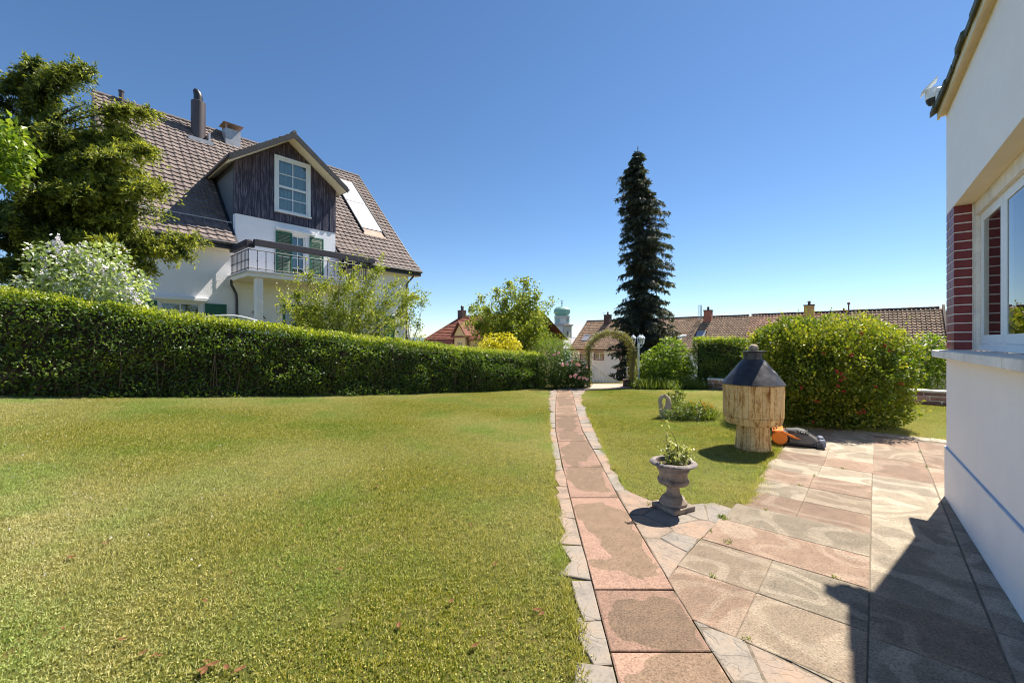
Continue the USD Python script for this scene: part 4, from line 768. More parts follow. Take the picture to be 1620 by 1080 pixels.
for u in np.arange(BU0 + .03, BU1, .30):
    b = MB(); b.tube([hp(u, BV + .03, 4.26), hp(u, BV + .03, 5.03)], .014, 5); b.tube([hp(u, BV + .03, 4.60), hp(u, BV + .03, 4.66)], .02, 6); obj('baluster', b, 'iron', rail)
for uu in (BU0 + .03, BU1 - .03):
    for v in np.arange(BV + .18, VF - .05, .16):
        b = MB(); b.tube([hp(uu, v, 4.26), hp(uu, v, 5.06)], .014, 5); b.tube([hp(uu, v, 4.62), hp(uu, v, 4.68)], .02, 6); obj('baluster', b, 'iron', rail)
b = MB(); b.cbox(hx(5.6), hx(5.86), hv(BV + .1), hv(BV + .36), hz(HG), hz(4.018), .02); obj('balcony_pillar', b, 'plinth_paint', house)
def pipe(pts, r=.05): b = MB(); b.tube(pts, r, 8); return obj('downpipe', b, 'gutter', house, smooth=40)
pipe([hp(5.28, VF - .3, 4.05), hp(5.30, VF - .25, 3.85), hp(5.42, VF - .12, 3.7), hp(5.52, VF - .08, 3.5), hp(5.54, VF - .08, 3.2), hp(5.54, VF - .08, HG)])
pipe([hp(13.98, 19.36, 5.42), hp(13.95, 19.5, 5.15), hp(13.85, 19.85, 4.85), hp(13.82, VF - .07, 4.6), hp(13.82, VF - .07, HG)])
pipe([hp(2.40, 19.4, 5.42), hp(2.45, 19.85, 5.0), hp(2.45, VF - .07, 4.8), hp(2.45, VF - .07, HG)], .06)
# running lizard ornament on the wall
b = MB(); c = hp(6.35, VF - .04, 2.66); E2 = lambda x, z: c + [x, 0, z]
b.tube([E2(-.22, .15), E2(-.12, .10), E2(0, .05), E2(.12, .01), E2(.22, -.06), E2(.30, -.16)], [.03, .05, .06, .045, .02, .006], 8)
for x, z, dx, dz in ((-.1, .1, -.10, .10), (-.08, .08, -.12, -.08), (.08, .03, .10, .09), (.08, .02, -.02, -.13)): b.tube([E2(x, z), E2(x + dx * .5, z + dz * .4), E2(x + dx, z + dz)], [.022, .018, .01], 5)
obj('wall_ornament', b, 'gecko', house, label='small brown running lizard ornament on the wall')

# ------------------------------------------------------------------ the white house on the right
Wrot = math.degrees(math.atan2(WD[1], WD[0])) + 180      # local x runs from the far corner back towards the viewer, local y into the garden's opposite: into the wall
# local frame: x = -WD (towards the viewer), y = -WN (into the house)
white = thing('white_house', 'white rendered house wall with brick window pier, sill and mossy eave at the right', 'house', (*C0, 0.0), Wrot)
def wl(v): return np.c_[v[:, 0], v[:, 2], v[:, 1]]           # (s, z, depth) -> local
EZ = 3.80; SZ, HZ = 1.44, 2.80; S0 = 0.375; S1 = 5.2
wp = sbox(0, 0.512, 9, EZ).difference(sbox(-.1, SZ, S1, HZ))
b = MB(); b.poly(wp, 0, .30, wl); obj('wall', b, 'plaster', white)
b = MB(); b.box(-.012, 9, -.012, .29, -.05, 0.50); obj('plinth', b, 'plinth_paint', white)
b = MB(); b.box(-.014, 9, -.014, .29, 0.5005, 0.5115); obj('plinth_line', b, 'blue_line', white)
b = MB(); b.box(.0, .30, .301, 6, 0, SZ - .01); b.box(0, .3, .301, 6, HZ, EZ); b.box(0, .3, 3.0, 6, SZ - .01, HZ); b.box(8.7, 9, .301, 6, 0, EZ); b.box(.31, 8.69, 5.7, 6, 0, EZ); obj('side_walls', b, 'plaster', white)
b = MB(); b.box(.301, 8.69, .301, 5.69, 0.0, .1); b.box(.301, 8.69, .301, 5.69, 2.9, 3.0); obj('interior', b, 'room_dark', white)
# window head soffit, frame and panes
b = MB(); b.box(S0, S1, .001, .14, HZ - .004, HZ - .001); obj('head_soffit', b, 'cream_soffit', white)
PY = .16
b = MB(); b.box(S0 + .002, S1, PY - .03, PY + .06, HZ - .12, HZ - .005); b.box(S0 + .002, S0 + .03, PY - .04, PY + .06, SZ + .03, HZ - .121); b.box(S0 + .034, S0 + .042, PY - .03, PY + .02, SZ + .03, HZ - .121); obj('shutter_channel', b, 'sill_stone', white)
SF0 = S0 + .047
sashes = [(SF0, 1.112), (1.118, 2.75), (2.756, 4.4)]
for k, (a, c) in enumerate(sashes):
    b = MB(); z0, z1, fr = SZ + .09, HZ - .122, .075
    b.box(a, a + fr, PY, PY + .07, z0, z1); b.box(c - fr, c, PY, PY + .07, z0, z1); b.box(a + fr, c - fr, PY, PY + .07, z0, z0 + fr); b.box(a + fr, c - fr, PY, PY + .07, z1 - fr, z1)
    f = obj('window_frame', b, 'white_paint', white)
    b = MB(); b.box(a + fr, c - fr, PY + .006, PY + .012, z0 + fr, z1 - fr); obj('pane', b, 'room_glass', f)
b = MB(); b.box(S0 + .004, S1, PY - .01, PY + .065, SZ + .03, SZ + .088); obj('bottom_frame', b, 'white_paint', white)
n_ = 60; ss = np.linspace(SF0 + .05, SF0 + .62, n_); yy = PY + .17 + .03 * np.sin(np.arange(n_) * .9); v = np.array([(a, c, z) for z in (SZ, HZ - .1) for a, c in zip(ss, yy)]); q = np.arange(n_ - 1); obj('curtain', (v, np.stack([q, q + 1, q + n_ + 1, q + n_], 1)), 'curtain_beige', white, smooth=True)
s = -.05
for k, L in enumerate((.50, .62, .66, .70, .72, .74, .75, .7)):
    b = MB(); b.cbox(s + .003, s + L - .003, -.10, PY - .035, SZ - .045, SZ + .028, .008); obj('sill_stone', b, 'sill_stone', white); s += L
b = MB(); b.box(0.004, S0 - .004, .004, PY + .05, SZ + .029, HZ - .001); pier = obj('window_pier', b, 'mortar', white)
nc = 16; ch_ = (HZ - SZ - .03) / nc
for k in range(nc):
    z0 = SZ + .03 + k * ch_; cut = .20 if k % 2 else .11
    for a, c in ((0, cut - .004), (cut + .004, S0)):
        b = MB(); b.cbox(a, c, 0, PY - .045, z0 + .004, z0 + ch_ - .006, .003); obj('brick', b, 'brick_red', pier)
# eave
b = MB(); b.box(-.04, 9, -.042, .30, EZ + .002, EZ + .03); b.box(-.05, 9, -.060, -.0425, EZ - .02, EZ + .10); obj('eave_board', b, 'cream_trim', white)
b = MB(); r_ = np.random.default_rng(8)
for k in range(40):
    x0 = -.06 + k * .23; dz, dy = r_.normal(0, .008), r_.normal(0, .012)
    m = MB(); yy = np.array([-.095 + dy, .5]); zz = np.array([EZ + .035 + dz, EZ + .035 + .40])
    m.hexa([(x, y, z + t) for x in (x0 + .003, x0 + .229) for y, z in zip(yy, zz) for t in (0, .055)]); 
    obj('eave_tile', m, 'mossy_tile', white)
b = MB(); b.hexa([(x, y, z + t) for x in (-.08, 9) for y, z in ((.505, EZ + .43), (3.1, EZ + 2.1)) for t in (-.05, .05)]); b.hexa([(x, y, z + t) for x in (-.08, 9) for y, z in ((3.105, EZ + 2.1), (6.2, EZ + .1)) for t in (-.05, .05)]); obj('roof', b, 'mossy_tile', white)
# security camera on the eave
sc = thing('security_camera', 'white security camera with dark dome fixed to the corner of the mossy eave', 'security camera', (*(C0 + WN * .05 + WD * .10), 3.98), Wrot)
b = MB(); b.cbox(.02, .16, -.03, .03, .05, .09, .01); b.cbox(.13, .16, -.03, .03, -.12, .05, .008); obj('bracket', b, 'white_paint', sc)
b = MB(); b.lathe([(.0, .16), (.05, .155), (.062, .13), (.062, .06), (.058, .05)], 18, (-.01, -.03, 0)); obj('housing', b, 'white_paint', sc, smooth=40)
b = MB(); b.lathe([(.056, .052), (.052, .02), (.035, -.005), (0, -.015)], 18, (-.01, -.03, 0)); obj('camera_dome', b, 'black', sc, smooth=40)
b = MB(); b.hexa([(x, y, z + t) for x in (-.08, .06) for y, z in ((-.12, .12), (.0, .24)) for t in (0, .012)]); obj('sun_shield', b, 'white_paint', sc)

# ------------------------------------------------------------------ grill (round stove with cone lid)
gx_, gy_ = (1191 - 810) / F * 6.05, 6.05
grill = thing('round_grill', 'round stave-clad garden grill with dented dark cone lid beside the terrace', 'garden grill', (gx_, gy_, 0))
def staves(n, r0, r1, z0, z1, seed, th=.03):
    r_ = np.random.default_rng(seed); cuts = np.cumsum(r_.uniform(.7, 1.3, n)); cuts = cuts / cuts[-1] * 2 * np.pi
    for k in range(n):
        a0, a1 = (cuts[k - 1] if k else 0) + .0016 / r1, cuts[k] - .0016 / r1; aa = np.linspace(a0, a1, 3); d = r_.normal(0, .0012)
        ro = lambda z: (r0 + (r1 - r0) * (z - z0) / (z1 - z0)) + d
        v = [((ro(z) - dd) * math.cos(a), (ro(z) - dd) * math.sin(a), z) for z in (z0, z1) for dd in (0, th) for a in aa]
        f = [[0, 1, 7, 6], [1, 2, 8, 7], [4, 3, 9, 10], [5, 4, 10, 11], [3, 0, 6, 9], [2, 5, 11, 8], [6, 7, 10, 9], [7, 8, 11, 10], [3, 4, 1, 0], [4, 5, 2, 1]]
        m = MB(); m.add(v, f); obj('stave', m, 'stave', grill, tint=np.full(12, r_.random()))
staves(30, .355, .385, .375, .475, 1); staves(32, .386, .392, .480, .945, 2); staves(26, .235, .205, 0.0, .374, 3)
b = MB(); b.lathe([(0, .376), (.33, .376), (.34, .40), (.355, .94), (0, .94)], 40); b.lathe([(.19, 0), (.19, .37)], 30); obj('drum_core', b, 'post_brown', grill)
b = MB(); b.lathe([(.405, .935), (.408, .945), (.40, .955), (.33, 1.045), (.25, 1.145), (.175, 1.24), (.135, 1.292)], 72)
v, f = b.get(); a = np.arctan2(v[:, 1], v[:, 0]); rr = np.hypot(v[:, 0], v[:, 1])
m = trimesh.Trimesh(v, f, process=False).subdivide().subdivide(); v = np.array(m.vertices)
dc = np.array([.17, -.135, 1.15]); dd = np.linalg.norm(v - dc, axis=1); nrm_ = unit(np.c_[v[:, :2], .3 * np.ones(len(v))]); v = v - nrm_ * (.045 * np.exp(-(dd / .055) ** 2) - .014 * np.exp(-((dd - .095) / .035) ** 2))[:, None] + nrm_ * ((meshkit.fbm(v * 9, 3, 4) - .5) * .010 * (v[:, 2] > .96))[:, None]
cone = obj('cone_lid', (v, m.faces), 'steel_sheet', grill, smooth=50)
b = MB(); b.lathe([(.135, 1.285), (.122, 1.292), (.122, 1.385), (.135, 1.385), (.137, 1.395), (.0, 1.40)], 32); obj('collar', b, 'steel_sheet', cone, smooth=40)
b = MB(); b.lathe([(.135, 1.40), (.15, 1.405), (.15, 1.415), (0, 1.42)], 24, (.025, 0, 0)); obj('lid_plate', b, 'steel_sheet', cone, smooth=30)
m = trimesh.creation.icosphere(3, .06); v = np.array(m.vertices); v *= (1 + (meshkit.fbm(v * 25 + 3, 3, 2) - .5) * .35)[:, None] * [1.1, 1, .85]
obj('top_stone', (v + [0.01, 0, 1.46], m.faces), 'stone_ball', grill, smooth=True, label='rounded brown stone weighing down the lid')

# ------------------------------------------------------------------ mower
mx, my = g(1262, 704); mower = thing('lawn_mower', 'orange and grey electric lawn mower standing on the terrace before the flowering bush', 'lawn mower', (mx, my, .016), -31)
b = MB(); b.cbox(-.30, .34, -.20, .20, .02, .055, .012); obj('cutting_deck', b, 'dark_plastic', mower)
def hull(pts, r=.02): 
    sp = trimesh.creation.icosphere(1, r).vertices; return trimesh.convex.convex_hull(np.vstack([sp + p for p in pts]))
sec = lambda x, hw, z0, z1, t=.7: [(x, s * hw, z0) for s in (-1, 1)] + [(x, s * hw * t, z1) for s in (-1, 1)]
h = hull(sec(-.10, .17, .07, .17) + sec(.02, .18, .07, .215) + sec(.10, .17, .07, .20) + sec(.24, .14, .07, .11), .03); obj('motor_cover', h, 'grey_plastic', mower, smooth=50)
h = hull(sec(-.16, .12, .20, .235, .8) + sec(0, .13, .215, .255, .7) + sec(.10, .10, .20, .235, .7) + sec(.20, .05, .15, .16), .012); obj('top_panel', h, 'dark_plastic', mower, smooth=50)
h = hull(sec(-.33, .165, .09, .18) + sec(-.16, .165, .09, .20), .025); obj('rear_housing', h, 'dark_plastic', mower, smooth=50)
h = hull(sec(-.36, .17, .215, .23) + sec(-.22, .17, .235, .255), .012); obj('rear_cover', h, 'orange_plastic', mower, smooth=50)
for k in range(5):
    b = MB(); x0 = -.02 + k * .035; b.hexa([(x0 + dx + (.0 if z_ < .2 else .01), y, z_) for dx in (0, .012) for y in (-.165, .165) for z_ in (.205 - k * .004, .262 - k * .007)]); obj('cooling_rib', b, 'black', mower)
b = MB(); b.tube([(-.30, -.10, .25), (-.33, -.10, .31), (-.33, .10, .31), (-.30, .10, .25)], .012, 6); obj('carrying_handle', b, 'dark_plastic', mower)
for s in (-1, 1):
    wz, wx, wr = .115, -.265, .105
    b = MB(); th = np.linspace(0, 2 * np.pi, 33)[:-1]
    prof = [(.0, .015), (.07, .018), (.088, .022), (.1, .02), (wr, .01), (wr, -.03), (.09, -.035), (0, -.035)]
    m = MB(); m.lathe(prof, 32); v, f = m.get(); v = np.c_[v[:, 0] + wx, s * (.20 + v[:, 2]), v[:, 1] + wz]; 
    w_ = obj('wheel', (v, f), 'orange_plastic', mower, smooth=40)
    m = MB(); m.lathe([(wr - .006, -.04), (wr + .008, -.03), (wr + .008, .008), (wr - .012, .016)], 32); v, f = m.get(); obj('tyre', (np.c_[v[:, 0] + wx, s * (.195 + v[:, 2]), v[:, 1] + wz], f), 'grey_plastic' if s > 0 else 'orange_plastic', w_, smooth=40)
    pts = [(-.33 + .0, .225), (-.24, .238), (-.15, .205), (-.06, .165), (.02, .135), (.03, .12), (-.06, .13), (-.145, .165), (-.2, .205), (-.27, .215), (-.33, .205)]
    m = MB(); m.poly(Polygon(pts), 0, .03, lambda v, s=s: np.c_[v[:, 0], s * (.175 + v[:, 2]), v[:, 1]]); obj('side_flash', m, 'orange_plastic', mower)
    m = MB(); m.lathe([(0, -.02), (.04, -.02), (.045, 0), (.04, .02), (0, .02)], 16); v, f = m.get(); obj('front_wheel', (np.c_[v[:, 0] + .28, s * (.20 + v[:, 2]), v[:, 1] + .047], f), 'dark_plastic', mower, smooth=40)
b = MB(); b.cbox(.27, .37, -.20, .20, .018, .14, .02); b.cbox(.28, .35, -.1, .1, .14, .165, .01); obj('front_bumper', b, 'blue_grey_plastic', mower)

UsdGeom.Xformable(mower).AddScaleOp().Set(Gf.Vec3f(.88, .88, .88))
# ------------------------------------------------------------------ urn, swan, plants in them
ux, uy = g(1065, 806); urn = thing('stone_urn', 'weathered stone urn on a square plinth holding a variegated plant', 'urn', (ux, uy, .014), 27)
b = MB(); b.cbox(-.135, .135, -.135, .135, 0, .045, .006); obj('plinth', b, 'urn_stone', urn)
b = MB(); b.lathe([(.0, .045), (.118, .045), (.124, .06), (.118, .075), (.105, .085), (.10, .105), (.085, .118), (.072, .13)], 40, mod=lambda t, z: 1 + .025 * np.cos(14 * t) * ((z > .08) & (z < .112))); obj('foot', b, 'urn_stone', urn, smooth=50)
b = MB(); b.lathe([(.072, .13), (.062, .15), (.057, .175), (.058, .20), (.066, .212)], 60, mod=lambda t, z: 1 - .10 * np.abs(np.sin(8 * t))); obj('stem', b, 'urn_stone', urn, smooth=50)
b = MB(); b.lathe([(.066, .212), (.10, .222), (.128, .235), (.140, .255), (.137, .272), (.124, .284), (.121, .292), (.126, .33), (.135, .37), (.142, .392)], 60, mod=lambda t, z: 1 + .012 * np.sin(10 * t) * ((z > .235) & (z < .275)) + .02 * np.cos(4 * t) * ((z > .31) & (z < .365))); obj('bowl', b, 'urn_stone', urn, smooth=50)
b = MB(); b.lathe([(.142, .390), (.165, .398), (.195, .408), (.207, .418), (.205, .428), (.19, .438), (.17, .442), (.155, .436), (.150, .40), (.14, .36)], 72, mod=lambda t, z: 1 + .008 * np.sin(24 * t) * (z > .402) * (z < .43)); obj('rim', b, 'urn_dark', urn, smooth=50)
b = MB(); b.lathe([(.149, .395), (.08, .405), (0, .41)], 24); obj('potting_soil', b, 'soil', urn)
up = np.array([ux, uy, .42]); upl = thing('urn_plant', 'variegated cream and green shrub growing out of the stone urn', 'plant', up)
stems_ = [(-.06, .02, .36), (-.075, -.02, .28), (-.04, -.06, .17), (.02, -.03, .20), (.07, .04, .16), (.12, .02, .13), (.04, -.09, .10), (-.02, .05, .22), (.14, -.03, .16), (-.09, .05, .12), (.10, -.07, .08), (0, -.11, .06)]
obj('stems', limbs(np.array([0, 0, -.04]), [np.array(s) for s in stems_], .006, 3, 5, .25), 'stem', upl)
rl = np.random.default_rng(12); PP = []
for s in stems_:
    t = rl.uniform(.35, 1.05, 34)[:, None]; PP.append(np.array(s) * t + rl.normal(0, .016, (34, 3)))
for c_, n_ in (((.0, -.04, .05), 130), ((.07, -.02, .07), 120), ((.03, .02, .1), 90)): PP.append(np.array(c_) + rl.normal(0, .035, (n_, 3)) * [1.2, 1, .8])
PP = np.vstack(PP); mesh, tt = leaves(PP, rl.normal(size=PP.shape) + [0, 0, .4], rl.normal(size=PP.shape) + [0, -.2, .7], .033 * rl.uniform(.7, 1.2, len(PP)), .0105, .25, np.clip(rl.normal(.6, .28, len(PP)), 0, 1)); obj('leaves', mesh, 'variegated_leaf', upl, tint=tt)

swx, swy = g(1051, 661); swan = thing('swan_planter', 'stone swan planter with its neck bent down, standing in a flower patch on the lawn', 'planter', (swx, swy, 0))
t = np.linspace(0, 1, 26)
neck = [(0.03, 0, .06), (.045, 0, .15), (.075, 0, .24), (.085, 0, .33), (.06, 0, .41), (.0, 0, .445), (-.055, 0, .42), (-.085, 0, .36), (-.085, 0, .30), (-.07, 0, .26), (-.085, 0, .22), (-.10, 0, .19)]
from scipy.interpolate import CubicSpline
cs = CubicSpline(np.linspace(0, 1, len(neck)), neck)(np.linspace(0, 1, 40)); rad = np.interp(np.linspace(0, 1, 40), [0, .15, .35, .6, .75, .84, .9, 1], [.085, .065, .042, .036, .036, .045, .034, .012])
b = MB(); b.tube(cs, rad, 12); obj('neck_and_head', b, 'swan_stone', swan, smooth=60)
b = MB()
th = np.linspace(0, 2 * np.pi, 29)[:-1]; rows_ = []
for z, k in ((0, .72), (.06, .92), (.12, 1.0), (.17, .98), (.18, .90), (.13, .82), (.10, .0)): rows_.append(np.c_[.20 + .30 * k * np.cos(th), .17 * k * np.sin(th), np.full(28, z + .03 * (np.cos(th) > .6) * (z > .1))])
v = np.vstack(rows_); n = 28; q = (np.arange(6)[:, None] * n + np.arange(n)).ravel(); qn = (np.arange(6)[:, None] * n + (np.arange(n) + 1) % n).ravel(); b.add(v, np.stack([q, qn, qn + n, q + n], 1)); obj('body', b, 'swan_stone', swan, smooth=50)
fp = thing('flower_patch', 'patch of yellow flowers and silvery herbs growing round the stone swan', 'flowers', (swx + .42, swy - .05, 0))
leafy('leaves', fp, [((-.28, -.22, .10), (.28, .14, .14)), ((.05, -.12, .13), (.32, .25, .20)), ((.30, .0, .12), (.26, .25, .18)), ((-.1, .12, .17), (.25, .2, .18))], 3600, .05, 'weed_leaf', 31, aspect=.2, upbias=.6, zmin=0)
flowers('yellow_blooms', fp, np.c_[rl.uniform(-.1, .52, 120), rl.uniform(-.25, .25, 120), rl.uniform(.16, .33, 120)] - np.array([[0, 0, 0]]), .022, 'yellow_flower', 5, 6)
flowers('pale_blooms', fp, np.array([.12, -.22, .12]) + rl.normal(0, .06, (16, 3)) * [.7, .7, 1.2], .02, 'pale_petal', 6, 5)
mesh, tt = tufts(rl, np.c_[rl.uniform(-.4, .6, 40), rl.uniform(-.3, .2, 40), np.zeros(40)], 18, .30, .03, .004); obj('stalks', mesh, 'weed_leaf', fp, tint=tt)
sap = thing('sapling', 'thin upright sapling with sparse leaves behind the stone swan', 'plant', (swx + .28, swy + .35, 0))
tips = [(.02, 0, .62), (.15, .05, .50), (.22, 0, .42), (-.06, .03, .40), (.10, -.05, .36)]
obj('stems', limbs(np.zeros(3), [np.array(x) for x in tips], .006, 5, 5), 'stem', sap); leafy('leaves', sap, [(x, .09) for x in tips] + [((.05, 0, .3), .12)], 420, .045, 'weed_leaf', 33, shell=.9)

# ------------------------------------------------------------------ low garden wall of red stones
E_ = np.array([D1[1], -D1[0]])
wA = np.array([6.35, 13.55]); LW = 7.2; rotE = math.degrees(math.atan2(E_[1], E_[0]))
gw = thing('garden_wall', 'low wall of red sandstone blocks with pale mortar closing the right lawn', 'wall', (*wA, 0), rotE)
b = MB(); b.box(0, LW, .03, .27, -.1, .31); obj('mortar', b, 'mortar', gw)
rw = np.random.default_rng(6); z = 0.0
for row, hh_ in enumerate((.10, .11, .095)):
    x = -rw.uniform(0, .2)
    while x < LW:
        L = rw.uniform(.18, .42); c_ = np.array([x + L / 2, .035, z + hh_ / 2]); x0, x1 = max(x + .012, 0), min(x + L - .012, LW)
        if x1 - x0 > .05:
            m = trimesh.convex.convex_hull(np.array([(xx + rw.normal(0, .008), yy, zz + rw.normal(0, .006)) for xx in (x0, x1) for yy, kk in ((rw.uniform(-.005, .012), 1), (.1, 1)) for zz in (z + .01, z + hh_ - .008)] + [((x0 + x1) / 2, -.012, z + hh_ / 2), ((x0 + x1) / 2, .0, z + hh_ - .004)]))
            obj('stone', m, 'wall_stone', gw, tint=np.full(len(m.vertices), rw.random()))
        x += L
    z += hh_
x = -.02
while x < LW:
    L = rw.uniform(.4, .6); b = MB(); b.cbox(x + .003, min(x + L, LW + .02) - .003, 0.0, .30, .312, .355, .008); obj('coping_stone', b, 'sill_stone', gw); x += L

# ------------------------------------------------------------------ row houses across the street
R0 = np.array([8.8, 49.0]); RZ_, EZ_, RUN, GZ = 3.85, .72, 3.7, -3.2
rotR = math.degrees(math.atan2(E_[1], E_[0]))
rowinfo = [(0, 8.6, 'brown_pantile', 'plaster', 'leftmost terraced house with brown roof, seen through the rose arch', 'post_brown'),
           (8.6, 17.1, 'brown_pantile', 'plaster', 'terraced house with brown roof and a red brick chimney beside the tall spruce', 'brick_chimney'),
           (17.1, 23.6, 'pink_pantile', 'plaster', 'terraced house with pinkish roof and an ochre chimney', 'ochre_chimney'),
           (23.6, 29.2, 'brown_pantile', 'yellow_plaster', 'terraced house with brown wavy tiled roof above the flowering bush', None),
           (29.35, 37.5, 'pink_pantile', 'plaster', 'pinkish roofed house at the right end of the terrace, half hidden by the white wall', None)]
for k, (s0, s1, tm_, wm, lab, chim) in enumerate(rowinfo):
    dz = (0, 0, 0.04, 0.06, -.25)[k]
    P = R0 + E_ * s0; h = thing('terraced_house', lab, 'house', (*P, GZ), rotR, 'terraced houses across the street')
    Ln = s1 - s0; rz, ez = RZ_ - GZ + dz, EZ_ - GZ + dz
    wpoly = sbox(0, 0, Ln, ez + .15); wins = [(Ln * a - .55, Ln * a + .55, zz, zz + 1.05) for a in (.25, .72) for zz in (.9,)] + [(Ln * a - .5, Ln * a + .5, ez - 1.05, ez - .35) for a in ((.20, .40, .75) if k == 0 else (.3, .7))]
    for a in wins: wpoly = wpoly.difference(sbox(a[0], a[2], a[1], a[3]))
    b = MB(); b.poly(wpoly, 0, .25, lambda v: np.c_[v[:, 0], -RUN + .35 + v[:, 2], v[:, 1]]); obj('front_wall', b, wm, h)
    b = MB()
    for x0 in (0, Ln - .25): b.poly(Polygon([(-RUN + .61, 0), (RUN - .35, 0), (RUN - .35, ez + .1), (0, rz - .2), (-RUN + .61, ez + .1)]), 0, .25, lambda v, x0=x0: np.c_[v[:, 2] + x0, v[:, 0], v[:, 1]])
    obj('gable_wall', b, wm, h)
    b = MB(); b.box(.26, Ln - .26, -RUN + 1.4, -RUN + 1.5, 0, ez); obj('interior', b, 'room_dark', h)
    for a in wins:
        y0 = -RUN + .33; b = MB(); fr = .11
        for x0 in (a[0] - fr, a[1]):
            for q_ in range(max(2, int((a[3] - a[2]) / .12))): b.box(x0, x0 + fr, y0 - .02, y0 + .2, a[2] + q_ * .12, a[2] + q_ * .12 + .105)
        b.box(a[0] - fr, a[1] + fr, y0 - .03, y0 + .015, a[2] - .10, a[2] - .003); b.box(a[0] - fr, a[1] + fr, y0 - .03, y0 + .015, a[3] + .003, a[3] + .09)
        f_ = obj('window_surround', b, 'brick_chimney', h)
        b = MB(); y1 = y0 + .14; xm = (a[0] + a[1]) / 2
        for x0, x1 in ((a[0], a[0] + .06), (xm - .04, xm + .04), (a[1] - .06, a[1])): b.box(x0, x1, y1, y1 + .05, a[2], a[3])
        for z0, z1 in ((a[2], a[2] + .06), (a[3] - .06, a[3])): b.box(a[0] + .061, xm - .041, y1, y1 + .05, z0, z1); b.box(xm + .041, a[1] - .061, y1, y1 + .05, z0, z1)
        wf = obj('window_frame', b, 'white_paint', f_); b = MB(); b.box(a[0] + .061, xm - .041, y1 + .02, y1 + .025, a[2] + .061, a[3] - .061); b.box(xm + .041, a[1] - .061, y1 + .02, y1 + .025, a[2] + .061, a[3] - .061); obj('pane', b, 'house_glass', h)
    sd = np.array([0, RUN, rz - ez]); Ls = np.linalg.norm(sd); sd /= Ls; nn = np.array([0, -sd[2], sd[1]])
    sky_ = {0: (.9, 1.35), 1: (4.35, 1.7)}.get(k)
    def keep(p, sky_=sky_): 
        if sky_ is None: return True
        a_ = np.dot(p - np.array([0, -RUN, ez]), sd); return not (sky_[0] < p[0] < sky_[0] + .75 and sky_[1] < a_ < sky_[1] + 1.0)
    b = MB(); nu_ = int(Ln / .235); nr_ = int(Ls / .30); tiles(b, (0, -RUN, ez), ex, sd, nn, nu_, nr_, Ln / nu_, Ls / nr_, keep, .07, 40 + k, True, .085); rt = obj('roof_tiles', b, tm_, h, kind='stuff')
    b = MB(); b.hexa([(x, y, z + t) for x in (0.002, Ln - .002) for y, z in ((-RUN, ez), (0, rz)) for t in (-.15, -.01)]); b.hexa([(x, y, z + t) for x in (.002, Ln - .002) for y, z in ((.003, rz), (RUN, ez)) for t in (-.15, -.01)]); obj('roof_deck', b, 'post_brown', h)
    b = MB()
    for x in np.arange(0, Ln - .3, .36): b.tube([(x, 0, rz + .05), (x + .37, 0, rz + .065)], .11, 7)
    obj('ridge_tiles', b, 'post_brown', h, kind='stuff')
    b = MB(); b.box(0, Ln, -RUN - .06, -RUN + .02, ez - .16, ez - .01); b.box(0, Ln, -RUN + .021, -RUN + .345, ez - .14, ez - .12); obj('eave_gutter', b, 'rust_pipe', h)
    if sky_:
        O_ = np.array([0, -RUN, ez]); pt = lambda x, a_, h_: O_ + [x, 0, 0] + sd * a_ + nn * h_
        b = MB(); x0, a0 = sky_
        for xa, xb, aa, ab in ((x0, x0 + .06, a0, a0 + 1), (x0 + .69, x0 + .75, a0, a0 + 1), (x0 + .06, x0 + .69, a0, a0 + .07), (x0 + .06, x0 + .69, a0 + .93, a0 + 1)): b.hexa([pt(x, a_, h_) for x in (xa, xb) for a_ in (aa, ab) for h_ in (0, .12)])
        sf = obj('skylight', b, 'zinc', h); b = MB(); b.hexa([pt(x, a_, h_) for x in (x0 + .061, x0 + .689) for a_ in (a0 + .071, a0 + .929) for h_ in (.07, .08)]); obj('pane', b, 'panel', sf)
    if chim:
        cx_ = {0: 2.9, 1: 4.9, 2: 4.3}[k] ; cy_ = -.35
        b = MB(); b.box(cx_ - .33, cx_ + .33, cy_ - .3, cy_ + .3, rz - .9, rz + .62); ch = obj('chimney', b, chim, h)
        b = MB(); b.box(cx_ - .38, cx_ + .38, cy_ - .35, cy_ + .35, rz + .622, rz + .70); b.lathe([(.10, 0), (.10, .22), (.13, .22), (.13, .26), (0, .36)], 10, (cx_, cy_, rz + .70)); obj('chimney_cap', b, 'post_brown', ch)
        if k == 1:
            b = MB(); 
            for d_ in (-.85, -.72, -.6): b.tube([(cx_ + d_, cy_, rz - .3), (cx_ + d_, cy_, rz + 1.15 - .1 * d_)], .035, 5)
            obj('antenna', b, 'zinc', h)
        if k == 0:
            b = MB(); b.tube([(cx_ - .2, cy_, rz + .6), (cx_ - .4, cy_, rz + .95), (cx_ - .7, cy_, rz + .98)], .03, 5); obj('antenna', b, 'zinc', h)
    if k == 3:
        b = MB(); b.tube([(.35, -.2, rz - .2), (.35, -.2, rz + .62)], .05, 6); b.tm(trimesh.creation.icosphere(1, .11).apply_translation([.35, -.2, rz + .65])); b.tube([(-.15 + .2, -.2, rz - .2), (.05, -.2, rz + .3)], .06, 6); obj('vent_pipe', b, 'rust_pipe', h)
        b = MB(); b.hexa([(x, y, z + t) for x in (Ln - .06, Ln + .08) for y, z in ((-RUN - .05, ez), (.02, rz + .06)) for t in (0, .22)]); obj('parapet', b, 'post_brown', h)

